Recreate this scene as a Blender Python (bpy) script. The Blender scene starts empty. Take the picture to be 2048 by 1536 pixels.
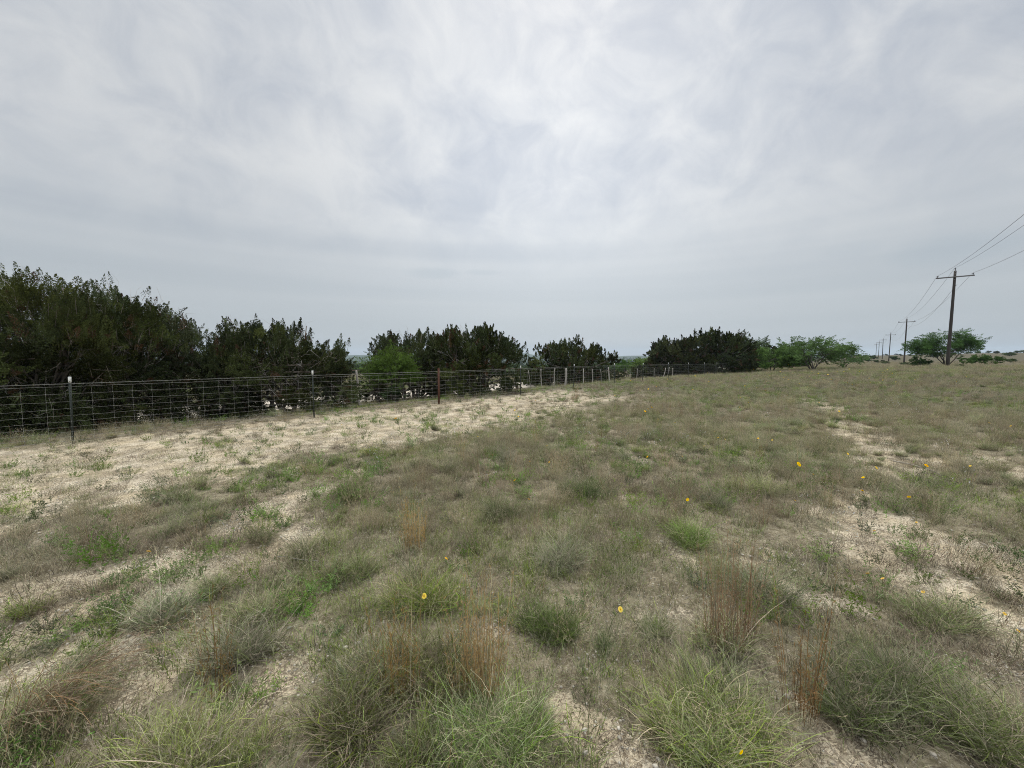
import bpy, math, random
import numpy as np
from mathutils import Vector

R = np.random.default_rng(7)
random.seed(7)
S = bpy.context.scene
COL = S.collection

# ------------------------------------------------------------------ camera
FPX, EYE, PITCH = 790.0, 1.65, math.radians(3.91)
cd = bpy.data.cameras.new('camera'); cam = bpy.data.objects.new('camera', cd); COL.objects.link(cam)
cd.sensor_width = 36.0; cd.lens = 36.0 * FPX / 2048.0
cd.clip_start = 0.05; cd.clip_end = 20000
cam.location = (0, 0, EYE); cam.rotation_euler = (math.pi / 2 - PITCH, 0, 0)
S.camera = cam

# ------------------------------------------------------------------ sky, sun, exposure
SUN_EL, SUN_AZ = math.radians(52), math.radians(8)      # azimuth measured from +Y towards +X
sun_dir = Vector((math.sin(SUN_AZ) * math.cos(SUN_EL), math.cos(SUN_AZ) * math.cos(SUN_EL), math.sin(SUN_EL)))
ld = bpy.data.lights.new('sun', 'SUN'); ld.energy = 1.5; ld.angle = math.radians(10); ld.color = (1.0, 0.95, 0.86)
sun = bpy.data.objects.new('sun', ld); COL.objects.link(sun)
sun.rotation_euler = sun_dir.to_track_quat('Z', 'Y').to_euler(); sun.location = sun_dir * 50

S.view_settings.view_transform = 'Standard'; S.view_settings.look = 'None'
S.view_settings.gamma = 1.0; S.view_settings.exposure = 0.60
S.cycles.max_bounces = 5; S.cycles.diffuse_bounces = 3; S.cycles.transmission_bounces = 3
S.cycles.transparent_max_bounces = 6; S.cycles.volume_bounces = 0
S.cycles.use_denoising = True
S.cycles.filter_width = 1.0; S.cycles.denoising_prefilter = 'NONE'
S.render.use_persistent_data = False


class N:
    """small node-tree writer"""
    def __init__(s, nt): s.nt = nt; s.n = nt.nodes; s.l = nt.links
    def add(s, t, **k):
        x = s.n.new(t)
        for a, b in k.items(): setattr(x, a, b)
        return x
    def set(s, sock, v):
        if hasattr(v, 'is_linked'): s.l.new(v, sock)
        else: sock.default_value = v
    def math(s, op, a, b=None, c=None, clamp=False):
        x = s.add('ShaderNodeMath', operation=op, use_clamp=clamp)
        for i, v in enumerate((a, b, c)):
            if v is not None: s.set(x.inputs[i], v)
        return x.outputs[0]
    def vmath(s, op, a, b=None, out=0):
        x = s.add('ShaderNodeVectorMath', operation=op)
        s.set(x.inputs[0], a)
        if b is not None: s.set(x.inputs[1], b)
        return x.outputs[out]
    def mix(s, f, a, b, blend='MIX'):
        x = s.add('ShaderNodeMix', data_type='RGBA', blend_type=blend)
        s.set(x.inputs[0], f); s.set(x.inputs[6], a); s.set(x.inputs[7], b)
        return x.outputs[2]
    def noise(s, vec, scale, detail=3, rough=0.5, dist=0.0, dim='3D', out='Fac'):
        x = s.add('ShaderNodeTexNoise', noise_dimensions=dim)
        if vec is not None: s.l.new(vec, x.inputs['Vector'])
        x.inputs['Scale'].default_value = scale; x.inputs['Detail'].default_value = detail
        x.inputs['Roughness'].default_value = rough; x.inputs['Distortion'].default_value = dist
        return x.outputs[out]
    def maprange(s, v, a, b, c=0.0, d=1.0, smooth=True):
        x = s.add('ShaderNodeMapRange', interpolation_type='SMOOTHSTEP' if smooth else 'LINEAR')
        s.set(x.inputs[0], v)
        for i, q in enumerate((a, b, c, d)): x.inputs[i + 1].default_value = q
        return x.outputs[0]


def c4(c): return (c[0], c[1], c[2], 1.0)


w = bpy.data.worlds.new('World'); S.world = w; w.use_nodes = True
w.node_tree.nodes.clear(); n = N(w.node_tree)
tc = n.add('ShaderNodeTexCoord').outputs['Generated']
dirv = n.vmath('NORMALIZE', tc)
sep = n.add('ShaderNodeSeparateXYZ'); n.l.new(dirv, sep.inputs[0])
dx, dy, dz = sep.outputs
zc = n.math('ADD', n.math('MAXIMUM', dz, 0.0), 0.22)
px = n.math('DIVIDE', dx, zc); py = n.math('DIVIDE', dy, zc)


def cvec(a, b, c, sx, sy):
    x = n.add('ShaderNodeCombineXYZ')
    n.set(x.inputs[0], n.math('MULTIPLY', a, sx)); n.set(x.inputs[1], n.math('MULTIPLY', b, sy)); x.inputs[2].default_value = c
    return x.outputs[0]


streak = n.noise(cvec(px, py, 3.3, 1.0, 0.50), 1.9, 5, 0.52, 0.5)
broad = n.noise(cvec(px, py, 9.1, 1.0, 0.8), 0.55, 3, 0.5, 0.2)
fine = n.noise(cvec(px, py, 1.7, 1.0, 0.55), 5.5, 5, 0.55, 0.4)
mv = n.add('ShaderNodeMapping'); n.l.new(dirv, mv.inputs[0]); mv.inputs['Scale'].default_value = (1.0, 1.0, 1.15); mv.inputs['Rotation'].default_value = (0, 0.25, 0)
mott = n.noise(mv.outputs[0], 8.5, 6, 0.58, 0.6); mottb = n.noise(mv.outputs[0], 2.2, 3, 0.5, 0.3)
bank = n.noise(cvec(px, dz, 5.2, 0.12, 9.0), 1.3, 3, 0.5, 0.2)
up = n.maprange(dz, 0.06, 0.42)
cl = n.math('ADD', n.math('MULTIPLY', streak, 0.18), n.math('ADD', n.math('MULTIPLY', mottb, 0.34), n.math('ADD', n.math('MULTIPLY', mott, 0.36), n.math('MULTIPLY', fine, 0.12))))
cl = n.maprange(cl, 0.36, 0.63)
low = n.maprange(bank, 0.3, 0.7)
fac = n.mix(up, low, cl)
hi = n.mix(fac, c4((0.47, 0.51, 0.575)), c4((0.72, 0.735, 0.745)))
lo = n.mix(low, c4((0.485, 0.53, 0.565)), c4((0.535, 0.575, 0.605)))
skyc = n.mix(up, lo, hi)
# cloud thinner around one part of the sky ahead, thicker to the upper left and right
gd = Vector((0.10, 0.90, 0.44)).normalized()
glow = n.math('POWER', n.math('MAXIMUM', n.vmath('DOT_PRODUCT', dirv, tuple(gd), 1), 0.0), 9.0)
bright = n.math('ADD', 0.675, n.math('MULTIPLY', glow, 0.24))
sky_fill = n.math('POWER', n.math('MAXIMUM', n.vmath('DOT_PRODUCT', dirv, (0.0, -0.42, 0.907), 1), 0.0), 4.0)  # extra bright sky overhead behind the camera, added to light the ground
bright = n.math('ADD', bright, n.math('MULTIPLY', sky_fill, 2.6))
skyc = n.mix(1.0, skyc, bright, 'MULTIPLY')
# small lens-shaped clouds low in the sky
lens = None
for (lx, lz, wx, wz, amt) in ((-0.19, 0.200, 0.050, 0.011, 0.14), (-0.070, 0.205, 0.034, 0.006, 0.10), (0.725, 0.178, 0.045, 0.020, 0.14), (0.63, 0.20, 0.03, 0.012, .06)):
    ex = n.math('DIVIDE', n.math('SUBTRACT', dx, lx), wx); ez = n.math('DIVIDE', n.math('SUBTRACT', dz, lz), wz)
    rr = n.math('ADD', n.math('MULTIPLY', ex, ex), n.math('MULTIPLY', ez, ez))
    rr = n.math('ADD', rr, n.math('MULTIPLY', n.math('SUBTRACT', fine, 0.5), 2.0))
    g = n.math('MULTIPLY', n.math('MULTIPLY', n.maprange(rr, 2.4, 0.0), n.math('GREATER_THAN', dy, 0.0)), amt)
    lens = g if lens is None else n.math('ADD', lens, g)
skyc = n.mix(lens, skyc, c4((0.16, 0.24, 0.30)))
nish = n.add('ShaderNodeTexSky', sky_type='NISHITA'); nish.sun_disc = False
nish.sun_elevation = SUN_EL; nish.sun_rotation = SUN_AZ; nish.dust_density = 3.0
bg1 = n.add('ShaderNodeBackground'); n.l.new(nish.outputs[0], bg1.inputs[0]); bg1.inputs[1].default_value = 0.05
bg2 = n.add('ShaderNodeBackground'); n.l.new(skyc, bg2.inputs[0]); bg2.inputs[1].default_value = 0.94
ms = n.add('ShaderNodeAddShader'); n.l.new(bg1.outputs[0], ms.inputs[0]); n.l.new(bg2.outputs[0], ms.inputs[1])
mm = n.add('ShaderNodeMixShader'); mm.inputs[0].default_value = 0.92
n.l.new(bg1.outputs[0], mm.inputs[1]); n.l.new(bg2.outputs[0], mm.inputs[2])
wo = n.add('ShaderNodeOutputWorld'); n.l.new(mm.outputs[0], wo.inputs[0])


# ------------------------------------------------------------------ terrain
FP, FT, FN = np.array([-8.67, 7.70]), np.array([0.665, 0.747]), np.array([-0.747, 0.665])   # fence line: a point, its direction, its far-side normal


def sm(a, b, x):
    t = np.clip((x - a) / (b - a), 0, 1); return t * t * (3 - 2 * t)


_G = {}
def vnoise(x, y, seed=0):
    if seed not in _G: _G[seed] = np.random.default_rng(100 + seed).random((256, 256))
    g = _G[seed]
    xi = np.floor(x).astype(int); yi = np.floor(y).astype(int); fx = x - xi; fy = y - yi
    fx = fx * fx * (3 - 2 * fx); fy = fy * fy * (3 - 2 * fy)
    a = g[xi % 256, yi % 256]; b = g[(xi + 1) % 256, yi % 256]; c = g[xi % 256, (yi + 1) % 256]; d = g[(xi + 1) % 256, (yi + 1) % 256]
    return (a * (1 - fx) + b * fx) * (1 - fy) + (c * (1 - fx) + d * fx) * fy


def fbm(x, y, seed=0, o=4, rough=0.5):
    s = 0; a = 1; t = 0
    for i in range(o):
        s = s + a * vnoise(x * 2 ** i + 17 * i, y * 2 ** i + 5 * i, seed + i); t += a; a *= rough
    return s / t


def sd(x, y):
    ax = x - FP[0]; ay = y - FP[1]
    return ax * FT[0] + ay * FT[1], ax * FN[0] + ay * FN[1]


def height(x, y):
    x = np.asarray(x, float); y = np.asarray(y, float)
    s, d = sd(x, y); r = np.hypot(x, y)
    rgt = sm(-0.2, 1.25, x / (np.abs(y) + 8.0)) * sm(-5, 15, y)
    z = -0.06 * sm(-9, -1, d)
    z = z - 0.25 * sm(20, 50, s) * sm(-6, 2, d)
    z = z + sm(18, 48, r) * (0.62 * sm(0.55, 1.15, x / (np.abs(y) + 4.0))) * sm(-5, 15, y)
    z = z - 0.75 * sm(60, 110, r) * rgt
    z = z + rgt * (sm(130, 460, r) * 4.0) * sm(0.55, 1.25, x / (np.abs(y) + 8.0)) + rgt * sm(250, 900, r) * 3.0
    z = z - 0.70 * sm(0.3, 7.5, d) - 0.8 * sm(30, 40, s) * sm(4, 9, d)
    z = z - (1.0 - rgt) * (0.5 * sm(14, 40, d) + 2.2 * sm(50, 140, r) * sm(0, 30, d) + 13 * sm(120, 700, r) * sm(0, 60, d))
    far = sm(1800, 3800, r)
    ang = np.degrees(np.arctan2(x, y))
    hills = 34 + 16 * (fbm(ang * 0.22 + 40, ang * 0 + 3.3, 31) - 0.5) * 2
    hills = hills + 34 * np.exp(-((ang - 2.0) / 0.95) ** 2) * sm(3400, 4600, r) - 9 * sm(6, 12, ang) * sm(30, 20, ang)
    z = z + far * hills * (1 - .9 * sm(14, 30, ang))
    z = z + 0.05 * (fbm(x * 0.35, y * 0.35, 3) - 0.5) * sm(0.5, 3, r) + 0.02 * (fbm(x * 2.2, y * 2.2, 9) - 0.5)
    return z


def hz(x, y): return float(height(np.array([x]), np.array([y]))[0])


def gp(u, v, z=0.0):
    """point of the ground plane seen at photo pixel (u, v): used to measure where things stand"""
    a = math.atan2(v - 768.0, FPX) + PITCH
    fwd = (math.cos(PITCH) - (v - 768.0) / FPX * math.sin(PITCH))
    dn = math.sin(PITCH) + (v - 768.0) / FPX * math.cos(PITCH)
    t = (EYE - z) / dn
    return ((u - 1024.0) / FPX * t, fwd * t)


def at(u, Y): return ((u - 1024.0) / FPX * Y, Y)
def topz(v, Y): return EYE + (714.0 - v) / FPX * Y


# bare soil: capsules measured on the ground (ends in ground metres, half width, strength)
BARE = []
def cap(u0, v0, u1, v1, wd, st=1.0): BARE.append((gp(u0, v0), gp(u1, v1), wd * 1.25, min(1.0, st * 1.2)))
cap(610, 985, 470, 1060, .22, .9); cap(600, 1060, 500, 1130, .14, .8); cap(420, 1120, 60, 1180, .16, .9); cap(480, 1140, 200, 1200, .10, .7)
cap(350, 1180, -200, 1330, .17, 1.0); cap(260, 1270, -100, 1400, .07, .7); cap(60, 1090, -200, 1120, .15, .6); cap(330, 1330, 220, 1420, .16, .5)
cap(480, 1420, 420, 1536, .13, .6); cap(620, 1300, 560, 1345, .08, .8); cap(250, 1000, 0, 1060, .25, .55)
cap(960, 1240, 930, 1265, .07, .5); cap(1140, 1440, 1230, 1560, .13, .75); cap(1010, 1180, 1060, 1240, .06, .4)
cap(1570, 1005, 1720, 1050, .20, .75); cap(1760, 1040, 2100, 1170, .25, 1.0); cap(1720, 1090, 2060, 1310, .16, 1.0); cap(1880, 1090, 2200, 1230, .25, 1.0)
cap(1600, 1180, 1690, 1215, .09, .8); cap(1990, 1290, 2080, 1360, .12, .9); cap(1620, 1510, 1830, 1560, .07, .9); cap(1560, 1390, 1600, 1440, .05, .8)
cap(1690, 850, 1790, 910, .45, .85); cap(1740, 920, 1830, 960, .3, .6); cap(1900, 900, 2060, 950, .4, .5); cap(1290, 1085, 1330, 1110, .15, .4)
cap(1400, 1130, 1560, 1110, .10, .4); cap(1700, 830, 1620, 800, .5, .5); cap(1760, 990, 1650, 1010, .15, .5)


def bare(x, y):
    s, d = sd(x, y)
    wob = (fbm(x * 0.5, y * 0.5, 51) - 0.5) * 2.4
    b0 = 0.95 * sm(-5.9, -4.0, d + wob) * (1 - sm(-0.6, 0.8, d + wob * .3)) * (1 - sm(13, 20, s + wob)) + 0.25 * sm(-3, 0, d) * (1 - sm(2, 4, d))
    b = np.zeros_like(b0)
    nx = x + 0.60 * (fbm(x * 3.1, y * 3.1, 61) - 0.5); ny = y + 0.60 * (fbm(x * 3.1 + 50, y * 3.1, 62) - 0.5)
    for (a, c, wd, st) in BARE:
        ax, ay = a; bx, by = c[0] - a[0], c[1] - a[1]
        t = np.clip(((nx - ax) * bx + (ny - ay) * by) / (bx * bx + by * by + 1e-6), 0, 1)
        q = np.hypot(nx - ax - t * bx, ny - ay - t * by)
        b = np.maximum(b, st * (1 - sm(wd * 0.55, wd * 1.6, q)))
    pat = sm(0.58, 0.72, fbm(x * 0.9, y * 0.9, 71)) * 0.40
    b = np.maximum(b, pat * (1 - sm(9, 30, np.hypot(x, y))))
    b = b * (0.55 + 0.75 * sm(.34, .60, fbm(x * 2.0, y * 2.0, 77, 4)))
    b = np.maximum(b, b0 * (0.80 + 0.25 * sm(.3, .6, fbm(x * 2.0, y * 2.0, 77, 4))))
    return np.clip(b, 0, 1)


# ------------------------------------------------------------------ mesh helpers
def mesh(name, V, F, C=None, mat=None, smooth=False, extra=None):
    """V (n,3); F a list of (m,3) or (m,4) arrays; C per-vertex colour"""
    me = bpy.data.meshes.new(name)
    V = np.asarray(V, np.float32); F = [np.asarray(f, np.int32) for f in F if len(f)]
    me.vertices.add(len(V)); me.vertices.foreach_set('co', V.ravel())
    idx = np.concatenate([f.ravel() for f in F]); tot = np.concatenate([np.full(len(f), f.shape[1], np.int32) for f in F])
    st = np.concatenate([[0], np.cumsum(tot)[:-1]]).astype(np.int32)
    me.loops.add(len(idx)); me.loops.foreach_set('vertex_index', idx)
    me.polygons.add(len(tot)); me.polygons.foreach_set('loop_start', st)
    try: me.polygons.foreach_set('loop_total', tot)
    except Exception: pass
    me.update(calc_edges=True)
    if C is not None:
        C = np.asarray(C, np.float32)
        a = me.color_attributes.new('col', 'FLOAT_COLOR', 'POINT')
        a.data.foreach_set('color', np.concatenate([C, np.ones((len(C), 1), np.float32)], 1).ravel())
    for k, v in (extra or {}).items():
        a = me.attributes.new(k, 'FLOAT', 'POINT'); a.data.foreach_set('value', np.asarray(v, np.float32))
    if smooth: me.polygons.foreach_set('use_smooth', np.ones(len(tot), bool))
    if mat: me.materials.append(mat)
    return me


def link(name, me, parent=None, loc=None):
    o = bpy.data.objects.new(name, me); COL.objects.link(o)
    if parent is not None: o.parent = parent
    if loc is not None: o.location = loc
    return o


def tag(o, label=None, cat=None, group=None, kind=None):
    if label: o['label'] = label
    if cat: o['category'] = cat
    if group: o['group'] = group
    if kind: o['kind'] = kind
    return o


def empty(name, loc): return link(name, None, None, loc)


def nrm(a): return a / (np.linalg.norm(a, axis=-1, keepdims=True) + 1e-9)


class Geo:
    def __init__(s): s.V = []; s.Q = []; s.T = []; s.C = []; s.n = 0
    def add(s, V, Q=None, T=None, C=None):
        V = np.asarray(V, float)
        s.V.append(V)
        if Q is not None and len(Q): s.Q.append(np.asarray(Q) + s.n)
        if T is not None and len(T): s.T.append(np.asarray(T) + s.n)
        C = np.asarray((0.5, 0.5, 0.5) if C is None else C, float)
        s.C.append(np.broadcast_to(C, (len(V), 3)).copy()); s.n += len(V)
    def tube(s, P, rad, k=5, C=None, cap=True):
        P = np.asarray(P, float); m = len(P); rad = np.broadcast_to(np.asarray(rad, float), (m,))
        T = nrm(np.gradient(P, axis=0)); ref = np.array([0, 0, 1.0]) if abs(T[:, 2]).mean() < 0.8 else np.array([1.0, 0, 0])
        A = nrm(np.cross(T, ref)); B = np.cross(T, A)
        th = np.arange(k) / k * 2 * math.pi
        V = P[:, None] + rad[:, None, None] * (A[:, None] * np.cos(th)[None, :, None] + B[:, None] * np.sin(th)[None, :, None])
        i = np.arange(m - 1)[:, None] * k; j = np.arange(k)[None]; j2 = (j + 1) % k
        Q = np.stack([i + j, i + j2, i + k + j2, i + k + j], -1).reshape(-1, 4)
        V = V.reshape(-1, 3); Tr = None
        if cap:
            V = np.concatenate([V, P[:1], P[-1:]]); a = m * k
            Tr = [(a, (q + 1) % k, q) for q in range(k)] + [(a + 1, (m - 1) * k + q, (m - 1) * k + (q + 1) % k) for q in range(k)]
        s.add(V, Q, Tr, C)
    def box(s, c, h, C=None, rz=0.0, bev=0.0):
        c = np.asarray(c, float); h = np.asarray(h, float)
        if bev > 0:
            prof = [(-1, 1 - bev / h[0]), (-1 + bev / h[2], 1.0), (1 - bev / h[2], 1.0), (1, 1 - bev / h[0])]
        else: prof = [(-1, 1.0), (1, 1.0)]
        V = []
        for z, q in prof:
            for x, y in ((-1, -1), (1, -1), (1, 1), (-1, 1)): V.append((x * h[0] * q, y * h[1] * q, z * h[2]))
        V = np.array(V); cs, sn = math.cos(rz), math.sin(rz)
        V = np.stack([V[:, 0] * cs - V[:, 1] * sn, V[:, 0] * sn + V[:, 1] * cs, V[:, 2]], 1) + c
        Q = []
        for k in range(len(prof) - 1):
            for j in range(4): Q.append((k * 4 + j, k * 4 + (j + 1) % 4, k * 4 + 4 + (j + 1) % 4, k * 4 + 4 + j))
        Q.append((3, 2, 1, 0)); e = (len(prof) - 1) * 4; Q.append((e, e + 1, e + 2, e + 3))
        s.add(V, Q, None, C)
    def mesh(s, name, mat, smooth=False):
        return mesh(name, np.concatenate(s.V), [np.concatenate(q) for q in (s.Q, s.T) if q], np.concatenate(s.C), mat, smooth)


# ------------------------------------------------------------------ materials
def mat_base(name):
    m = bpy.data.materials.new(name); m.use_nodes = True; m.node_tree.nodes.clear()
    return m, N(m.node_tree)


def leafy(name, trans=0.3, var=0.35, hue=0.02, gloss=0.0):
    """plant tissue: colour from the mesh's own 'col', varied per plant, some light passing through"""
    m, n = mat_base(name)
    at_ = n.add('ShaderNodeAttribute', attribute_name='col').outputs['Color']
    rnd = n.add('ShaderNodeObjectInfo').outputs['Random']
    hs = n.add('ShaderNodeHueSaturation')
    n.set(hs.inputs['Hue'], n.math('ADD', 0.5 - hue, n.math('MULTIPLY', rnd, 2 * hue)))
    r2 = n.math('FRACT', n.math('MULTIPLY', rnd, 37.7))
    n.set(hs.inputs['Saturation'], n.math('ADD', 0.82, n.math('MULTIPLY', r2, 0.34)))
    r3 = n.math('FRACT', n.math('MULTIPLY', rnd, 91.3))
    n.set(hs.inputs['Value'], n.math('ADD', 1 - var, n.math('MULTIPLY', r3, 2 * var)))
    n.set(hs.inputs['Color'], at_)
    d = n.add('ShaderNodeBsdfDiffuse'); n.l.new(hs.outputs[0], d.inputs[0])
    t = n.add('ShaderNodeBsdfTranslucent'); n.l.new(hs.outputs[0], t.inputs[0])
    mx = n.add('ShaderNodeMixShader'); mx.inputs[0].default_value = trans
    n.l.new(d.outputs[0], mx.inputs[1]); n.l.new(t.outputs[0], mx.inputs[2])
    out = mx.outputs[0]
    if gloss:
        g = n.add('ShaderNodeBsdfGlossy'); g.inputs['Roughness'].default_value = 0.45
        m2 = n.add('ShaderNodeMixShader'); m2.inputs[0].default_value = gloss
        n.l.new(out, m2.inputs[1]); n.l.new(g.outputs[0], m2.inputs[2]); out = m2.outputs[0]
    o = n.add('ShaderNodeOutputMaterial'); n.l.new(out, o.inputs[0])
    return m


def rough(name, scale=8.0, amt=0.4, roughness=0.8, metal=0.0, bump=0.3, stretch=(1, 1, 1), dark=(0.5, 0.5, 0.5), usecol=True, base=None, spec=0.3):
    m, n = mat_base(name)
    p = n.add('ShaderNodeTexCoord').outputs['Object']
    mp = n.add('ShaderNodeMapping'); n.l.new(p, mp.inputs[0]); mp.inputs['Scale'].default_value = stretch
    nz = n.noise(mp.outputs[0], scale, 6, 0.6)
    col = n.add('ShaderNodeAttribute', attribute_name='col').outputs['Color'] if usecol else None
    if base is not None:
        rgb = n.add('ShaderNodeRGB'); rgb.outputs[0].default_value = c4(base); col = rgb.outputs[0]
    f = n.math('MULTIPLY', n.maprange(nz, 0.35, 0.65), amt)
    cc = n.mix(f, col, n.mix(1.0, col, c4(dark), 'MULTIPLY'))
    b = n.add('ShaderNodeBsdfPrincipled'); n.l.new(cc, b.inputs['Base Color'])
    b.inputs['Roughness'].default_value = roughness; b.inputs['Metallic'].default_value = metal
    b.inputs['Specular IOR Level'].default_value = spec
    if bump:
        bp = n.add('ShaderNodeBump'); bp.inputs['Strength'].default_value = bump; bp.inputs['Distance'].default_value = 0.01
        n.l.new(nz, bp.inputs['Height']); n.l.new(bp.outputs[0], b.inputs['Normal'])
    o = n.add('ShaderNodeOutputMaterial'); n.l.new(b.outputs[0], o.inputs[0])
    return m


M_grass = leafy('grass_blades', 0.28, 0.36, 0.022)
M_leaf = leafy('juniper_leaves', 0.10, 0.10, 0.008)
M_mesq = leafy('mesquite_leaves', 0.35, 0.10, 0.01)
M_petal = leafy('petals', 0.25, 0.06, 0.005)
M_bark = rough('bark', 14, 0.6, 0.9, bump=0.6, stretch=(1, 1, 0.25))
M_wood = rough('weathered_wood', 22, 0.55, 0.85, bump=0.5, stretch=(1, 1, 0.12))
M_paint = rough('post_paint', 18, 0.4, 0.55, bump=0.1)
M_wire = rough('galvanised_wire', 60, 0.3, 0.45, metal=0.15, bump=0, dark=(0.65, 0.6, 0.55), spec=0.5)
M_rust = rough('rusty_steel', 25, 0.6, 0.85, bump=0.3, dark=(0.45, 0.35, 0.3))
M_stone = rough('limestone_pebbles', 30, 0.4, 0.9, bump=0.3)
M_ceramic = rough('insulator_glaze', 5, 0.2, 0.25, bump=0, spec=0.6)

# ground
m, n = mat_base('ground_soil'); M_ground = m
geo = n.add('ShaderNodeNewGeometry').outputs['Position']
ba = n.add('ShaderNodeAttribute', attribute_name='bare').outputs['Fac']
wd_ = n.add('ShaderNodeAttribute', attribute_name='wood').outputs['Fac']
n1 = n.noise(geo, 2.2, 5, 0.6); n2 = n.noise(geo, 14, 5, 0.65); n3 = n.noise(geo, 60, 4, 0.65); n0 = n.noise(geo, 0.35, 4, 0.55)
n4 = n.noise(geo, 32, 5, 0.7); n5 = n.noise(geo, 6, 5, 0.65)
bm = n.math('ADD', ba, n.math('ADD', n.math('MULTIPLY', n.math('SUBTRACT', n4, 0.5), 1.7), n.math('MULTIPLY', n.math('SUBTRACT', n5, 0.5), 1.5)))
bm = n.maprange(bm, 0.24, 0.58)
soil = n.mix(n.maprange(n1, 0.3, 0.7), c4((0.60, 0.50, 0.34)), c4((0.70, 0.62, 0.48)))
soil = n.mix(n.maprange(n3, 0.48, 0.62), soil, c4((0.30, 0.24, 0.165)))
soil = n.mix(n.maprange(n4, 0.56, 0.66), soil, c4((0.17, 0.135, 0.095)))
lit = n.mix(n.maprange(n2, 0.35, 0.65), c4((0.17, 0.145, 0.09)), c4((0.32, 0.28, 0.19)))
lit = n.mix(n.maprange(n3, 0.52, 0.72), lit, c4((0.46, 0.41, 0.32)))
# cracked dry crust
vo = n.add('ShaderNodeTexVoronoi', feature='DISTANCE_TO_EDGE'); vo.inputs['Scale'].default_value = 12.0
wv = n.vmath('ADD', geo, n.vmath('SCALE', n.noise(geo, 5, 3, 0.6, out='Color'), None)); 
wv.node.inputs[1].links[0].from_node.inputs['Scale'].default_value = 0.32
n.l.new(wv, vo.inputs['Vector'])
vo2 = n.add('ShaderNodeTexVoronoi', feature='DISTANCE_TO_EDGE'); vo2.inputs['Scale'].default_value = 26.0; n.l.new(wv, vo2.inputs['Vector'])
crk = n.math('MINIMUM', n.maprange(vo.outputs[0], 0.0, 0.055), n.maprange(vo2.outputs[0], 0.0, 0.10, 0.35, 1.0))
crk = n.math('MAXIMUM', crk, n.maprange(n.noise(geo, 3.0, 3, 0.6), 0.36, 0.60))
soil = n.mix(crk, c4((0.26, 0.215, 0.15)), soil)
near = n.mix(bm, lit, soil)
# grassland seen from far: thatch of dry stems and green growth, colour lowered for its self-shade
gc = n.mix(n.maprange(n0, 0.35, 0.65), c4((0.115, 0.092, 0.066)), c4((0.088, 0.094, 0.052)))
gc = n.mix(n.maprange(n1, 0.4, 0.7), gc, c4((0.10, 0.083, 0.062)))
fr = n.add('ShaderNodeAttribute', attribute_name='thatch').outputs['Fac']
col = n.mix(fr, near, gc)
wc = n.mix(n.maprange(n.noise(geo, 0.02, 5, 0.7), 0.4, 0.6), c4((0.03, 0.05, 0.03)), c4((0.065, 0.085, 0.05)))
wc = n.mix(n.maprange(n.noise(geo, 0.0035, 4, 0.6), 0.60, 0.70), wc, c4((0.14, 0.135, 0.10)))
col = n.mix(wd_, col, wc)
df_ = n.add('ShaderNodeAttribute', attribute_name='duff_shade').outputs['Fac']
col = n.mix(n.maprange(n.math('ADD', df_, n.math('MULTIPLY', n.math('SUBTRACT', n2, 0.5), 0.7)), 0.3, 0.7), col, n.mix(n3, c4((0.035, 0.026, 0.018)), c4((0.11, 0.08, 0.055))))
b = n.add('ShaderNodeBsdfPrincipled'); n.l.new(col, b.inputs['Base Color']); b.inputs['Roughness'].default_value = 0.95; b.inputs['Specular IOR Level'].default_value = 0.1
hgt = n.math('ADD', n.math('MULTIPLY', n2, 1.2), n.math('ADD', n.math('MULTIPLY', n3, 0.7), n.math('MULTIPLY', n.math('MULTIPLY', crk, bm), 0.5)))
bp = n.add('ShaderNodeBump'); bp.inputs['Strength'].default_value = 0.9; bp.inputs['Distance'].default_value = 0.03
n.l.new(hgt, bp.inputs['Height']); n.l.new(bp.outputs[0], b.inputs['Normal'])
o = n.add('ShaderNodeOutputMaterial'); n.l.new(b.outputs[0], o.inputs[0])

m, n = mat_base('caliche_road'); M_road = m
geo = n.add('ShaderNodeNewGeometry').outputs['Position']
q1 = n.noise(geo, 1.1, 5, 0.6); q2 = n.noise(geo, 25, 4, 0.6)
rc = n.mix(n.maprange(q1, 0.3, 0.7), c4((0.40, 0.35, 0.28)), c4((0.50, 0.45, 0.37)))
rc = n.mix(n.maprange(q2, 0.55, 0.75), rc, c4((0.30, 0.26, 0.20)))
b = n.add('ShaderNodeBsdfPrincipled'); n.l.new(rc, b.inputs['Base Color']); b.inputs['Roughness'].default_value = 0.95
bp = n.add('ShaderNodeBump'); bp.inputs['Strength'].default_value = 0.4; bp.inputs['Distance'].default_value = 0.02
n.l.new(q2, bp.inputs['Height']); n.l.new(bp.outputs[0], b.inputs['Normal'])
o = n.add('ShaderNodeOutputMaterial'); n.l.new(b.outputs[0], o.inputs[0])

# ------------------------------------------------------------------ ground sheet (polar grid, finest where the camera stands)
rad = [0.0]; r = 0.5
while r < 6500:
    rad.append(r); r *= 1.0125 if r < 60 else 1.03
    if r - rad[-1] < 0.025: r = rad[-1] + 0.025
rad = np.array(rad[1:])
NA = 1080
th = np.arange(NA) / NA * 2 * math.pi
RR, TH = np.meshgrid(rad, th, indexing='ij')
gx = (RR * np.sin(TH)).ravel(); gy = (RR * np.cos(TH)).ravel()
gz = height(gx, gy)
B_ = bare(gx, gy)
gz = gz + (1 - sm(8, 14, RR.ravel())) * (0.035 * (fbm(gx * 7, gy * 7, 81) - 0.5) + 0.012 * (fbm(gx * 24, gy * 24, 83) - 0.5)) - 0.02 * B_
i = np.arange(len(rad) - 1)[:, None] * NA; j = np.arange(NA)[None]; j2 = (j + 1) % NA
Q = np.stack([i + j, i + NA + j, i + NA + j2, i + j2], -1).reshape(-1, 4)
V = np.stack([gx, gy, gz], 1); V = np.concatenate([V, [[0, 0, 0.0]]])
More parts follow.
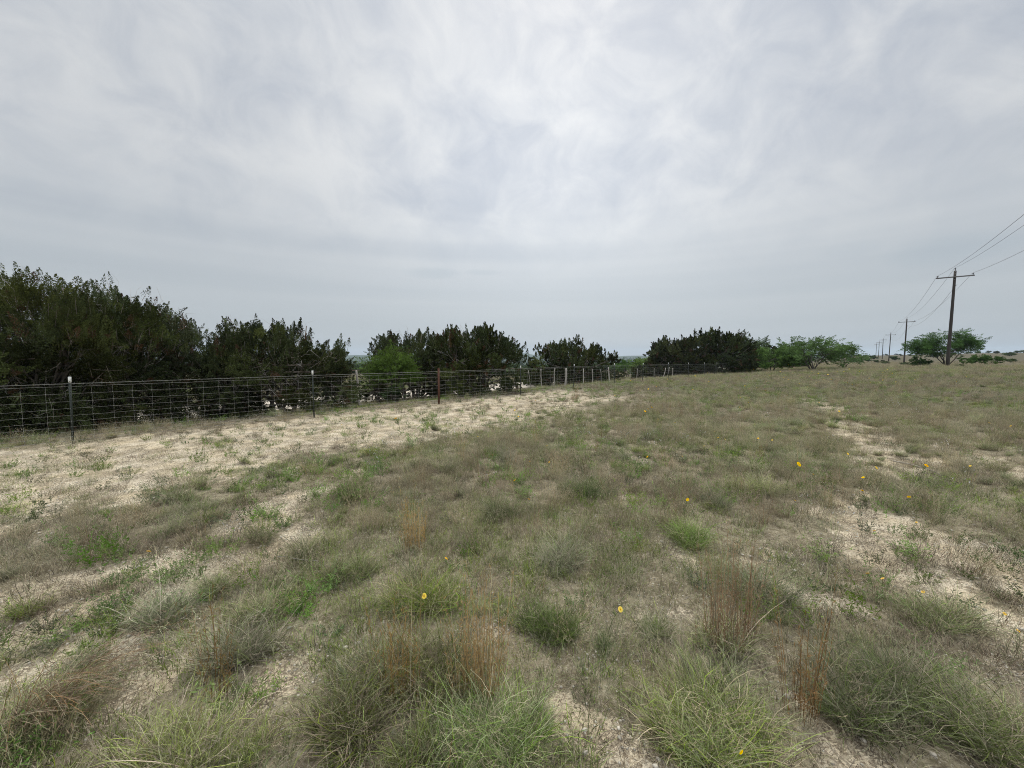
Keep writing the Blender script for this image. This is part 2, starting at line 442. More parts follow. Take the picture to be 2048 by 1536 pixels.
T = np.stack([np.full(NA, len(V) - 1), j[0], j2[0]], 1)
gr = RR.ravel(); gs, gd_ = sd(gx, gy)
ang = np.degrees(np.arctan2(gx, gy))
thatch = np.clip(sm(7, 26, gr) * (1 - 0.8 * B_), 0, 1)
wood = sm(150, 420, gr) * sm(38, 26, ang) * np.where(gy > 0, 1, 0.5) + sm(900, 2000, gr)
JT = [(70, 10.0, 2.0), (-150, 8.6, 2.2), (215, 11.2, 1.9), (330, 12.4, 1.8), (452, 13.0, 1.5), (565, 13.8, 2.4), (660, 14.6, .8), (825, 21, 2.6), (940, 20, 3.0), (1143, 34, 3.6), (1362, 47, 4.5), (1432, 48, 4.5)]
duff_shade = np.zeros(len(gx))  # dark juniper duff, with shade under the crowns painted into its colour
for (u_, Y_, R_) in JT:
    q_ = np.hypot(gx - (u_ - 1024) / FPX * Y_, gy - Y_) + .8 * (fbm(gx * 1.3, gy * 1.3, 57) - .5); duff_shade = np.maximum(duff_shade, 1 - sm(R_ * .75, R_ * 1.15, q_))
ap = lambda a, v: np.concatenate([a, [v]])
me = mesh('ground', V, [Q, T], None, M_ground, True, {'bare': ap(B_, 0.1), 'thatch': ap(thatch, 0), 'wood': ap(np.clip(wood, 0, 1), 0), 'duff_shade': ap(duff_shade, 0)})
tag(link('ground', me), kind='structure')
GROUND_MIN = float(gz.min())

# caliche road beyond the fences
ss = np.linspace(-70, 190, 380); dd = np.linspace(-1, 1, 11)
SS, DD = np.meshgrid(ss, dd, indexing='ij')
wob = 0.35 * (fbm(SS.ravel() * 0.3, DD.ravel() * 0 + 2, 91) - 0.5)
D0 = 10.4 + 0.6 * np.sin(SS.ravel() * 0.03) + DD.ravel() * 2.5 + wob * DD.ravel()
rx = FP[0] + SS.ravel() * FT[0] + D0 * FN[0]; ry = FP[1] + SS.ravel() * FT[1] + D0 * FN[1]
rz = height(rx, ry) + 0.075 - 0.06 * np.abs(DD.ravel()) ** 3 - 0.03 * np.exp(-((np.abs(DD.ravel()) - .4) / .12) ** 2)
i = np.arange(len(ss) - 1)[:, None] * 11; j = np.arange(10)[None]
Q = np.stack([i + j, i + j + 1, i + 11 + j + 1, i + 11 + j], -1).reshape(-1, 4)[:, ::-1]
tag(link('road', mesh('road', np.stack([rx, ry, rz], 1), [Q], None, M_road, True)), kind='structure')


# ------------------------------------------------------------------ plants built from many blades / leaves
def blades(nb, L, spread, th0, th1, wid, pal, seg=4, seed=0, tipw=0.15, curl=0.25, az=None, flat=False):
    """nb grass blades; returns a Geo. pal: [(weight, base colour, tip colour)]"""
    r = np.random.default_rng(seed)
    a = r.uniform(0, 2 * math.pi, nb) if az is None else r.normal(az[0], az[1], nb)
    rr = spread * np.sqrt(r.random(nb))
    a0 = a + r.normal(0, 0.6, nb)
    base = np.stack([rr * np.cos(a0), rr * np.sin(a0), np.full(nb, -0.01)], 1)
    l = (L[0] + (L[1] - L[0]) * r.random(nb) ** 1.3) * np.where(r.random(nb) < .05, 1.35, 1.0); t0 = r.uniform(th0[0], th0[1], nb); t1 = r.uniform(th1[0], th1[1], nb)
    P = [base]; az_ = a.copy(); daz = r.normal(0, curl, nb)
    for k in range(seg):
        t = t0 + (t1 - t0) * ((k + 0.5) / seg) ** 1.3
        az_ = az_ + daz
        P.append(P[-1] + (l / seg)[:, None] * np.stack([np.sin(t) * np.cos(az_), np.sin(t) * np.sin(az_), np.cos(t)], 1))
    P = np.stack(P, 1)                                        # nb, seg+1, 3
    P[..., 2] = np.maximum(P[..., 2], 0.004 + 0.01 * r.random((nb, 1))) if not flat else P[..., 2]
    P[:, 0, 2] = -0.01
    side = np.stack([-np.sin(a + r.normal(0, 0.9, nb)), np.cos(a), np.zeros(nb) + r.normal(0, .25, nb)], 1); side = nrm(side)
    ww = r.uniform(wid[0], wid[1], nb)[:, None] * (1 - (1 - tipw) * (np.arange(seg + 1) / seg)[None] ** 1.5)
    Vl = P - side[:, None] * ww[..., None] / 2; Vr = P + side[:, None] * ww[..., None] / 2
    V = np.stack([Vl, Vr], 2).reshape(-1, 3)                  # per blade (seg+1)*2
    b0 = (np.arange(nb) * (seg + 1) * 2)[:, None]; k = (np.arange(seg) * 2)[None]
    Q = np.stack([b0 + k, b0 + k + 1, b0 + k + 3, b0 + k + 2], -1).reshape(-1, 4)
    wts = np.array([p[0] for p in pal], float); ch = r.choice(len(pal), nb, p=wts / wts.sum())
    cb = np.array([p[1] for p in pal])[ch]; ct = np.array([p[2] for p in pal])[ch]
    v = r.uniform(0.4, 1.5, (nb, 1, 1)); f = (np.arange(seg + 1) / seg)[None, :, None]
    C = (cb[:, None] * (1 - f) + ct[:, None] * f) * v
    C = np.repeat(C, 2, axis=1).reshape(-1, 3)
    g = Geo(); g.add(V, Q, None, C); g.P = P
    return g


def leaves(cen, dr, l, wd, C):
    """rhombic leaf faces"""
    m_ = len(cen); r = R
    sd_ = nrm(np.cross(dr, r.normal(0, 1, (m_, 3))))
    l = np.broadcast_to(l, (m_,))[:, None]; wd = np.broadcast_to(wd, (m_,))[:, None]
    V = np.stack([cen - dr * l / 2, cen + sd_ * wd / 2, cen + dr * l / 2, cen - sd_ * wd / 2], 1).reshape(-1, 3)
    Q = np.arange(m_ * 4).reshape(-1, 4)
    return V, Q, np.repeat(C, 4, axis=0)


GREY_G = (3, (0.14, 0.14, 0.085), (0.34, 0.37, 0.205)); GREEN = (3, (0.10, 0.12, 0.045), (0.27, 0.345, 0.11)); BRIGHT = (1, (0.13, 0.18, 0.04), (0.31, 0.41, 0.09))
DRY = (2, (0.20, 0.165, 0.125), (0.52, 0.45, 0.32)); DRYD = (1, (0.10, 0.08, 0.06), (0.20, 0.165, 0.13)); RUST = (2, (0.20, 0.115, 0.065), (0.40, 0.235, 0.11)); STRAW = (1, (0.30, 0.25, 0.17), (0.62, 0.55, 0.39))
PURP = (2, (0.17, 0.135, 0.095), (0.37, 0.32, 0.21))
W = lambda t, w_: (w_, t[1], t[2])


def merge(*gs):
    g = Geo()
    for q in gs:
        for V, C in zip(q.V, q.C): g.add(V, None, None, C)
        off = g.n - q.n
        for a in q.Q: g.Q.append(a + off)
        for a in q.T: g.T.append(a + off)
    return g


def seedheads(g0, frac, ln, wd, colr, seed):
    """small spikelets along the upper part of each stem in g0"""
    r = np.random.default_rng(seed); P = g0.P; nb, k = P.shape[:2]; out = Geo()
    per = frac
    bi = np.repeat(np.arange(nb), per); t = r.uniform(0.35, 1.0, len(bi)) * (k - 1)
    i0 = np.minimum(t.astype(int), k - 2); f = (t - i0)[:, None]
    c = P[bi, i0] * (1 - f) + P[bi, i0 + 1] * f
    d = nrm(nrm(P[bi, i0 + 1] - P[bi, i0]) + r.normal(0, 0.45, (len(bi), 3)))
    C = np.array(colr)[None] * r.uniform(0.7, 1.3, (len(bi), 1))
    V, Q, C = leaves(c + d * ln * .4, d, ln, wd, C); out.add(V, Q, None, C)
    return out


def p_bunch(seed, s=1.0, green=0.5, dry=0.5, nb=420):
    pal = [W(GREY_G, 3 * (1 - green) + .5), W(GREEN, 3 * green + .3), W(BRIGHT, 0.8 * green), W(DRY, 1.6 * dry)]
    r = np.random.default_rng(seed + 900); gs = []
    for q in range(4):                                        # a tussock is a few leaning sub-tufts
        k = r.uniform(.6, 1.15); g = blades(nb // 4, (0.10 * s * k, 0.35 * s * k), 0.05 * s, (0.02, 0.8), (0.7, 2.3), (0.0018, 0.0052), pal, 5, seed * 4 + q, curl=.38)
        ph = r.uniform(0, 6.28); ln = r.uniform(0, .35); off = np.array([math.cos(ph), math.sin(ph), 0])
        g.V = [v + off * (.06 * s + ln * v[:, 2:3]) for v in g.V]; gs.append(g)
    gs.append(blades(nb // 2, (0.07 * s, 0.22 * s), 0.11 * s, (0.3, 1.2), (1.2, 2.7), (0.0016, 0.004), [DRY, W(DRYD, 2), W(STRAW, .7)], 4, seed + 1, curl=0.6))
    st_ = blades(6, (0.25 * s, 0.42 * s), 0.06 * s, (0.1, 0.7), (0.4, 1.5), (0.0012, 0.002), [W(STRAW, 1), W(DRY, 1)], 5, seed + 3); gs += [st_, seedheads(st_, 5, .02, .0025, (.36, .30, .21), seed)]
    return merge(*gs)


def p_short(seed, pal, nb=70, s=1.0):
    return blades(nb, (0.03 * s, 0.11 * s), 0.09 * s, (0.0, 0.9), (0.5, 1.9), (0.0016, 0.0034), pal, 3, seed)


def p_fine(seed, pal, nb=60, s=1.0):
    """wiry stems with fine seed heads (three-awn and the like)"""
    a = blades(nb, (0.12 * s, 0.32 * s), 0.09 * s, (0.0, 0.5), (0.25, 1.1), (0.0010, 0.0018), pal, 4, seed)
    b_ = seedheads(a, 5, 0.022, 0.0022, (0.35, 0.31, 0.205), seed + 5)
    c_ = blades(nb, (0.04 * s, 0.12 * s), 0.08 * s, (0.1, 1.0), (0.6, 1.9), (0.0016, 0.003), [GREY_G, DRY, W(GREEN, 1)], 3, seed + 2)
    return merge(a, b_, c_)


def p_rust(seed, nb=34, s=1.0):
    a = blades(nb // 2, (0.25 * s, 0.72 * s), 0.10 * s, (0.0, 0.22), (0.02, 0.42), (0.0014, 0.0026), [RUST, W(PURP, 1)], 5, seed, tipw=0.4, curl=0.1)
    b_ = seedheads(a, 7, 0.030, 0.0030, (0.36, 0.20, 0.10), seed + 5)
    c_ = p_bunch(seed + 9, 0.75, 0.4, 0.8, 120)
    return merge(a, b_, c_)


def p_forb(seed, nb=16, s=1.0, cg=(0.13, 0.21, 0.055)):
    """low leafy weed: stems carrying small leaves"""
    r = np.random.default_rng(seed)
    a = blades(nb, (0.06 * s, 0.20 * s), 0.07 * s, (0.1, 0.8), (0.2, 1.1), (0.0016, 0.0024), [W(GREEN, 1)], 3, seed, tipw=.6)
    P = a.P; per = 13; bi = np.repeat(np.arange(nb), per); t = r.uniform(0.1, 1, len(bi)) * 3; i0 = np.minimum(t.astype(int), 2); f = (t - i0)[:, None]
    c = P[bi, i0] * (1 - f) + P[bi, i0 + 1] * f
    d = nrm(r.normal(0, 1, (len(bi), 3)) * (1, 1, .5) + (0, 0, .55))
    V, Q, C = leaves(c + d * .010, d, r.uniform(.014, .030, len(bi)), r.uniform(.004, .008, len(bi)), np.array(cg)[None] * r.uniform(.65, 1.35, (len(bi), 1)))
    a.add(V, Q, None, C); return a


def p_litter(seed, nb=55):
    return blades(nb, (0.03, 0.13), 0.16, (1.35, 1.62), (1.3, 1.7), (0.0012, 0.003), [DRY, W(DRYD, 2), W(STRAW, 1)], 3, seed, curl=.35)


def p_white(seed):
    """grass with pale woolly heads"""
    a = blades(9, (0.12, 0.26), 0.05, (0.0, 0.35), (0.1, 0.6), (0.0012, 0.002), [GREEN, DRY], 4, seed)
    r = np.random.default_rng(seed); tip = a.P[:, -1]; d = nrm(a.P[:, -1] - a.P[:, -2] + r.normal(0, .02, (9, 3)))
    for k in range(5):
        V, Q, C = leaves(tip, d, 0.022, 0.005, np.full((9, 3), 0.62)); a.add(V, Q, None, C)
    return a


def tiny_bush(seed, h=1.0, n_=900, cg=(0.05, 0.075, 0.03), wsp=1.0, leaf=0.16):
    r = np.random.default_rng(seed); g = Geo()
    lob = r.normal(0, 1, (14, 3)); lob = nrm(lob) * r.uniform(.3, .75, (14, 1)); lob[:, 2] = np.abs(lob[:, 2])
    li = r.integers(0, 14, n_); c = lob[li] + nrm(r.normal(0, 1, (n_, 3))) * r.uniform(.1, .36, (n_, 1))
    c = c * (0.62 * h * wsp, 0.62 * h * wsp, 0.62 * h) + (0, 0, 0.28 * h); c[:, 2] = np.maximum(c[:, 2], .05 * h)
    d = nrm(r.normal(0, 1, (n_, 3)) + (0, 0, .6))
    tint = r.uniform(.7, 1.35, (14, 1))[li]
    V, Q, C = leaves(c, d, leaf * h, leaf * .6 * h, np.array(cg)[None] * tint * r.uniform(.8, 1.2, (n_, 1))); g.add(V, Q, None, C)
    for k in range(4):
        e = r.normal(0, .25 * h, 3); e[2] = .6 * h
        g.tube([(e[0] * .1, e[1] * .1, -.1 * h), (e[0] * .5, e[1] * .5, .3 * h), tuple(e)], [.04 * h, .03 * h, .015 * h], 4, (.09, .075, .06))
    return g


_pc = [0]
def scatter(name, protos, mat, X, Y, scale, idx=None, tilt=0.12, label=None, cat=None, dz=0.0, seed=1):
    """one 'stuff' object: a point mesh whose geometry nodes stand one plant on each point"""
    r = np.random.default_rng(seed); m_ = len(X)
    colx = bpy.data.collections.new(name + '_kinds')
    for k, g in enumerate(protos):
        ob = bpy.data.objects.new('%s_kind_%02d' % (name, k), g.mesh(name, mat)); colx.objects.link(ob)
    Z = height(X, Y) + dz
    me = bpy.data.meshes.new(name); me.vertices.add(m_); me.vertices.foreach_set('co', np.stack([X, Y, Z], 1).astype(np.float32).ravel())
    a = me.attributes.new('rot', 'FLOAT_VECTOR', 'POINT')
    a.data.foreach_set('vector', np.stack([r.normal(0, tilt, m_), r.normal(0, tilt, m_), r.uniform(0, 6.283, m_)], 1).astype(np.float32).ravel())
    a = me.attributes.new('scl', 'FLOAT', 'POINT'); a.data.foreach_set('value', np.asarray(scale, np.float32))
    a = me.attributes.new('kid', 'INT', 'POINT')
    a.data.foreach_set('value', (r.integers(0, len(protos), m_) if idx is None else np.asarray(idx)).astype(np.int32))
    o = link(name, me)
    ng = bpy.data.node_groups.new(name + '_nodes', 'GeometryNodeTree')
    ng.interface.new_socket('Geometry', in_out='INPUT', socket_type='NodeSocketGeometry'); ng.interface.new_socket('Geometry', in_out='OUTPUT', socket_type='NodeSocketGeometry')
    nn = ng.nodes; L = ng.links.new
    gi = nn.new('NodeGroupInput'); go = nn.new('NodeGroupOutput'); ip = nn.new('GeometryNodeInstanceOnPoints'); ci = nn.new('GeometryNodeCollectionInfo')
    ci.inputs[0].default_value = colx; ci.inputs[1].default_value = True; ci.inputs[2].default_value = True
    ip.inputs['Pick Instance'].default_value = True
    def na(nm, t):
        x = nn.new('GeometryNodeInputNamedAttribute'); x.data_type = t; x.inputs[0].default_value = nm; return x.outputs['Attribute']
    L(gi.outputs[0], ip.inputs['Points']); L(ci.outputs[0], ip.inputs['Instance']); L(na('kid', 'INT'), ip.inputs['Instance Index'])
    e2r = nn.new('FunctionNodeEulerToRotation'); L(na('rot', 'FLOAT_VECTOR'), e2r.inputs[0]); L(e2r.outputs[0], ip.inputs['Rotation'])
    cx = nn.new('ShaderNodeCombineXYZ'); s_ = na('scl', 'FLOAT'); [L(s_, cx.inputs[q]) for q in range(3)]; L(cx.outputs[0], ip.inputs['Scale'])
    L(ip.outputs[0], go.inputs[0])
    md = o.modifiers.new('plants', 'NODES'); md.node_group = ng
    tag(o, label, cat, None, 'stuff'); return o


def sample(dens, rmax, rmin=0.15, half=62, seed=0, fall=None):
    """random ground points, dens per square metre, thinned with distance by fall(r)"""
    r = np.random.default_rng(seed)
    out = []
    edges = [rmin]
    while edges[-1] < rmax: edges.append(min(edges[-1] * 1.35, rmax))
    for a, b_ in zip(edges[:-1], edges[1:]):
        f = 1.0 if fall is None else fall((a + b_) / 2)
        hf = 180 if a < 3.8 and half > 55 else (88 if b_ < 30 and half > 55 else max(half, 66))
        area = math.radians(2 * hf) / 2 * (b_ * b_ - a * a); k = r.poisson(area * dens * f)
        q = np.sqrt(r.uniform(a * a, b_ * b_, k)); t = np.radians(r.uniform(-hf, hf, k))
        out.append(np.stack([q * np.sin(t), q * np.cos(t)], 1))
    P = np.concatenate(out); return P[:, 0], P[:, 1], r


def keep(P, p, r): k = r.random(len(P[0])) < p; return P[0][k], P[1][k]


def offroad(x, y):
    s, d = sd(x, y); return 1 - sm(7.3, 8.0, d) * (1 - sm(13.0, 13.7, d))


# --- short turf tufts
fallA = lambda q: 1.0 if q < 5 else (5 / q) ** 1.15
X, Y, r = sample(120, 80, seed=11, fall=fallA)
b_ = bare(X, Y); gn = fbm(X * 0.8, Y * 0.8, 15)
p = np.clip((0.98 - 0.84 * b_) * (0.35 + 1.1 * sm(0.3, 0.62, gn)), 0, 1) * offroad(X, Y)
k = r.random(len(X)) < p; X, Y, gn = X[k], Y[k], gn[k]
dist = np.hypot(X, Y)
gkey = fbm(X * 0.55 + 9, Y * 0.55, 25) + r.normal(0, .05, len(X)); kid = np.where(gkey > .57, 2 + r.integers(0, 2, len(X)), np.where(gkey < .47, 4 + r.integers(0, 2, len(X)), r.integers(0, 2, len(X))))
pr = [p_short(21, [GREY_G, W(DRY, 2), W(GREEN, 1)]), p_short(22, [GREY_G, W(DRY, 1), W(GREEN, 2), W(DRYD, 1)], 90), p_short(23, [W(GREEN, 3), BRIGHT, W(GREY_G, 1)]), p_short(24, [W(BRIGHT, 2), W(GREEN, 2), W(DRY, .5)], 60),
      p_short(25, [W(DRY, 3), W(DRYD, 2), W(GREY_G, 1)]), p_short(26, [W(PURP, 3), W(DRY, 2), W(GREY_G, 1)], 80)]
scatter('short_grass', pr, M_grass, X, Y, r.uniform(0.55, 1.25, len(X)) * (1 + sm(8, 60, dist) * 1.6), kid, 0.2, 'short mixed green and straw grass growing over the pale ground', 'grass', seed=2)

# --- dead litter lying on the soil
X, Y, r = sample(80, 16, seed=12, fall=lambda q: 1.0 if q < 4 else (4 / q) ** 1.2)
b_ = bare(X, Y); X, Y = keep((X, Y), 0.9 - 0.60 * b_, r)
scatter('dry_grass_litter', [p_litter(31), p_litter(32), p_litter(33)], M_grass, X, Y, r.uniform(.6, 1.3, len(X)), None, 0.05, 'flattened dead grass stems lying on the soil', 'dead grass', seed=3)

# --- fine wiry grass that gives the field its grey brown haze
X, Y, r = sample(30, 190, seed=13, fall=lambda q: 1.0 if q < 8 else (8 / q) ** 1.12)
b_ = bare(X, Y); dist = np.hypot(X, Y); s_, d_ = sd(X, Y); gn = fbm(X * 0.45, Y * 0.45, 35)
left = sm(-7.5, -4.5, d_) * (1 - sm(20, 30, s_))
p = (0.9 - 0.85 * b_) * (0.35 + 1.1 * sm(.35, .6, gn)) * (1 - 0.72 * left) * offroad(X, Y) * (1 - .38 * sm(9, 3, dist))
X, Y = keep((X, Y), np.clip(p, 0, 1), r); dist = np.hypot(X, Y)
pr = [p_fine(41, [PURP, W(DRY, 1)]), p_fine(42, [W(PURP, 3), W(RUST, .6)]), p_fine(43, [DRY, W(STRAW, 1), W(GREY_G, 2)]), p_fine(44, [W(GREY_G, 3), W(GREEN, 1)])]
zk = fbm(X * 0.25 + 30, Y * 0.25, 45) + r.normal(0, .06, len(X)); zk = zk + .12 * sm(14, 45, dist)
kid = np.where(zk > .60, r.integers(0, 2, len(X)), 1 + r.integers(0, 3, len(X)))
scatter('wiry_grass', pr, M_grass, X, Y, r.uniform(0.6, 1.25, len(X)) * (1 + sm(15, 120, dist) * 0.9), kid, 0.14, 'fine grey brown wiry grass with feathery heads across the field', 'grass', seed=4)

# --- bunchgrass
X, Y, r = sample(6.5, 100, rmin=0.9, seed=14, fall=lambda q: 1.0 if q < 9 else (9 / q) ** 0.9)
b_ = bare(X, Y); s_, d_ = sd(X, Y); left = sm(-7.0, -4.5, d_) * (1 - sm(20, 30, s_))
p = (1 - 0.97 * b_) * (0.30 + 1.0 * sm(.4, .6, fbm(X * .5, Y * .5, 55))) * (1 - .9 * left) * offroad(X, Y)
X, Y = keep((X, Y), np.clip(p, 0, 1), r); dist = np.hypot(X, Y)
pr = [p_bunch(51, 1, .2, .4), p_bunch(52, 1, .6, .5), p_bunch(53, .9, .9, .2, 380), p_bunch(54, 1, .3, 1.2), p_bunch(55, 1.1, .1, .7)]
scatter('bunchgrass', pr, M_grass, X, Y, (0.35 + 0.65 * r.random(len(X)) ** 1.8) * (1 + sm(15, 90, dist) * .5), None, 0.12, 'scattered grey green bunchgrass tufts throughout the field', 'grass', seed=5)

# --- rusty standing stems
X, Y, r = sample(0.42, 110, rmin=2.0, seed=15, fall=lambda q: 1.0 if q < 12 else (12 / q) ** .9)
b_ = bare(X, Y); s_, d_ = sd(X, Y); left = sm(-8.0, -5.0, d_) * (1 - sm(18, 26, s_))
p = (1 - .95 * b_) * (.15 + sm(.45, .62, fbm(X * .35, Y * .35, 65))) * (1 - left) * offroad(X, Y)
X, Y = keep((X, Y), np.clip(p, 0, 1), r)
pr = [p_rust(61), p_rust(62, 20), p_rust(63, 44, .9)]
scatter('rusty_grass', pr, M_grass, X, Y, r.uniform(0.45, .85, len(X)), None, 0.05, 'thin rust brown grass stems standing here and there in the field', 'grass', seed=6)

# --- leafy green weeds (most on the bare left side and along the right track)
X, Y, r = sample(17, 45, rmin=1.4, seed=16, fall=lambda q: 1.0 if q < 6 else (6 / q) ** 1.1)
s_, d_ = sd(X, Y); left = sm(-12.5, -8.5, d_) * (1 - sm(20, 30, s_)); rt = sm(.45, .8, X / (Y + .5))
p = np.clip((.10 + .8 * left + .45 * rt) * sm(.43, .62, fbm(X * 1.1, Y * 1.1, 75)) * 1.2 + .25 * left, 0, 1) * offroad(X, Y)
p = p * (1 - .45 * sm(-6, -4, d_))
X, Y = keep((X, Y), p, r)
pr = [p_forb(71), p_forb(72, 12, .8, (.10, .15, .06)), p_forb(73, 24, 1.15, (.16, .26, .06)), p_forb(74, 10, .7, (.13, .14, .09))]
scatter('green_weeds', pr, M_grass, X, Y, r.uniform(.4, 1.25, len(X)) * (1 + sm(10, 45, np.hypot(X, Y))), None, 0.1, 'low leafy green weeds spread over the bare soil', 'weeds', seed=7)

# --- pale seed heads
X, Y, r = sample(2.4, 75, rmin=3.8, seed=17, fall=lambda q: 1.0 if q < 10 else (10 / q) ** 1.0)
p = sm(.5, .62, fbm(X * .4, Y * .4, 85)) * sm(-.6, .1, X / (Y + 1)) * offroad(X, Y); X, Y = keep((X, Y), np.clip(p + .04, 0, 1), r)
scatter('pale_seed_heads', [p_white(81), p_white(82)], M_grass, X, Y, r.uniform(.8, 1.5, len(X)), None, .15, 'white woolly seed heads on thin stems in the grass', 'seed heads', seed=8)


# --- limestone pebbles
def pebble(seed):
    r = np.random.default_rng(seed); g = Geo(); m_ = 9
    for k in range(m_):
        c = np.append(r.normal(0, .11, 2), 0.002); s_ = r.uniform(.004, .014)
        u = np.array([(0, 0, 1), (1, 0, .2), (.3, .95, .1), (-.8, .6, .2), (-.8, -.6, .1), (.3, -.95, .2), (0, 0, -1)], float) * r.uniform(.7, 1.2, (7, 1)) * s_ * (1, r.uniform(.6, 1), .6)
        T_ = [(0, 1, 2), (0, 2, 3), (0, 3, 4), (0, 4, 5), (0, 5, 1), (6, 2, 1), (6, 3, 2), (6, 4, 3), (6, 5, 4), (6, 1, 5)]
        g.add(u + c, None, T_, np.array((.46, .42, .35)) * r.uniform(.6, 1.25))
    return g


X, Y, r = sample(45, 14, seed=18, fall=lambda q: 1.0 if q < 4 else (4 / q) ** 1.3)
scatter('gravel', [pebble(91), pebble(92), pebble(93)], M_stone, X, Y, r.uniform(.3, .9, len(X)) + .9 * (r.random(len(X)) < .05), None, .05, 'small pale limestone pebbles strewn on the soil', 'gravel', seed=9)


# ------------------------------------------------------------------ trees
def bez(a, b, c, k=8):
    t = np.linspace(0, 1, k)[:, None]; return (1 - t) ** 2 * a + 2 * t * (1 - t) * b + t * t * c


def wig(P, amt, r):
    P = P.copy(); w_ = r.normal(0, amt, P.shape); w_[0] = 0; w_[-1] = 0; return P + w_


def juniper(u, Y, vtop, wpx, label, seed, dep=None, leaf=0.065, plumes=620, per=95, skirt=0.03, tint=(0.050, 0.063, 0.028), dead=0.5, name='juniper_tree', cat='tree', group='junipers along the fence', lean=0.0, spire=0.5, low=.15):
    r = np.random.default_rng(seed); x, y = at(u, Y); z0 = hz(x, y)
    H = (topz(vtop, Y) - z0) * 1.02; a = wpx / FPX * Y / 2 * 1.06; dpt = dep if dep else a * 0.8; plumes = int(plumes * (1.6 if Y < 19 else 2.3)); per = int(per * 1.3)
    root = empty(name, (x, y, z0)); tag(root, label, cat, group)
    g = Geo(); bark = np.array((.17, .145, .12))
    # main stems
    ns = 7; stems = []
    for k in range(ns):
        ph = 2 * math.pi * (k + r.uniform(-.3, .3)) / ns; q = r.uniform(.25, .6)
        b0 = np.array([.16 * math.cos(ph), .16 * math.sin(ph), -.12]) * (1 + .4 * a)
        b0[2] = -.12
        e = np.array([a * q * math.cos(ph) + lean * H, dpt * q * math.sin(ph), H * r.uniform(.6, .85)])
        mid = np.array([e[0] * .75, e[1] * .75, H * .22])
        P = wig(bez(b0, mid, e, 9), .03 * H / 3, r); stems.append(P)
        g.tube(P, np.linspace(.035 * H / 2.2, .012, 9) * r.uniform(.8, 1.3), 6, bark * r.uniform(.8, 1.2))
    # lobes on the crown shell
    nl = int(34 + 10 * a); L = []
    for k in range(nl):
        ph = r.uniform(0, 2 * math.pi); cz = r.uniform(-.85, 1) if k > nl // 6 else r.uniform(.45, .9)
        cr = math.sqrt(max(0, 1 - cz * cz)) if cz > 0 else 1.0 - .12 * abs(cz)
        q = r.uniform(.66, .92)
        L.append((a * cr * q * math.cos(ph) + lean * H * (cz + .5), dpt * cr * q * math.sin(ph), H * (.36 + .50 * cz * q) if cz > 0 else H * (.36 + .42 * cz)))
    L = np.array(L); L[:, 2] = np.maximum(L[:, 2], H * skirt)
    for k in range(nl):
        P0 = stems[r.integers(0, ns)]; s0 = P0[r.integers(1, 7)]
        mid = (s0 + L[k]) / 2 + (0, 0, r.uniform(-.1, .15) * H / 3)
        g.tube(wig(bez(s0, mid, L[k], 6), .03, r), np.linspace(.022, .007, 6) * H / 3, 4, bark * r.uniform(.8, 1.3))
    # plumes
    li = r.integers(0, nl, plumes); c = L[li]
    cen0 = np.array([lean * H * .6, 0, H * .30])
    outw = nrm((c - cen0) / np.array([a, dpt, H * .6]))
    upb = np.clip((c[:, 2:3] / H - .25) * 1.2, .12, .85)
    d = nrm(outw * .6 + r.normal(0, .45, (plumes, 3)) + np.array([0, 0, 1.0]) * upb * 1.7)
    st = c + r.normal(0, .066 * (a + H) / 2, (plumes, 3)) * (1, 1, .8)
    topm = (c[:, 2] > H * .55) & (r.random(plumes) < .5); dzt = r.uniform(-.10, .09, plumes) * H
    sp3 = r.normal(0, .05 * H, (plumes, 3)) * np.clip(1.0 - dzt / (.14 * H), .15, 1.3)[:, None]; sp3[:, 2] = dzt
    st = np.where(topm[:, None], c + sp3, st); d = np.where(topm[:, None], nrm(d * .5 + (0, 0, .9)), d)
    ln = r.uniform(.17, .36, plumes) * (H / 3.2) * (1 + .6 * spire * (r.random(plumes) < .10) * (c[:, 2] > H * .5))
    over = (st[:, 2] + d[:, 2] * ln) / (H * 1.0); st[:, 2] -= np.maximum(0, over - 1.0) * H
    st[:, 2] = np.maximum(st[:, 2], H * skirt * .8)
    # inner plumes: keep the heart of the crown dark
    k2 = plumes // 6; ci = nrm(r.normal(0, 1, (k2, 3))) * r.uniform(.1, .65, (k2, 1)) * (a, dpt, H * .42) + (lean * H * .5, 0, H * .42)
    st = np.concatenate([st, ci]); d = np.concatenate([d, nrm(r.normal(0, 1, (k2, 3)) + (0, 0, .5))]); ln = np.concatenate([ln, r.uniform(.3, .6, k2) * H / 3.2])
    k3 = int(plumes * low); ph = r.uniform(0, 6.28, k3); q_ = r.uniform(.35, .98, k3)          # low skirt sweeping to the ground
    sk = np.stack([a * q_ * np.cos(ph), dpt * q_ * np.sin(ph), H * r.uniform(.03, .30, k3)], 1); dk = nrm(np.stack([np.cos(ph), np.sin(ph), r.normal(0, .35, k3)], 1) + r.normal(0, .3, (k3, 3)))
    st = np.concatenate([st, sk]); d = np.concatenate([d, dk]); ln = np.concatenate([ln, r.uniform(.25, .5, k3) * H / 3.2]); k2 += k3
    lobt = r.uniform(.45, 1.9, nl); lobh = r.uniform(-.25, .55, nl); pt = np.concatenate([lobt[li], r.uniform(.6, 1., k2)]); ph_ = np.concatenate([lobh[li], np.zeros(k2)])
    Pn = len(st); bi = np.repeat(np.arange(Pn), per); t = r.random(len(bi)) ** .75
    rad_ = (.105 * H / 3.2) * (1.03 - t) ** .8 * np.sqrt(r.random(len(bi)))
    rv = r.normal(0, 1, (len(bi), 3)); rv = nrm(rv - d[bi] * (rv * d[bi]).sum(1, keepdims=True))
    cc = st[bi] + d[bi] * (ln[bi] * t)[:, None] + rv * rad_[:, None]
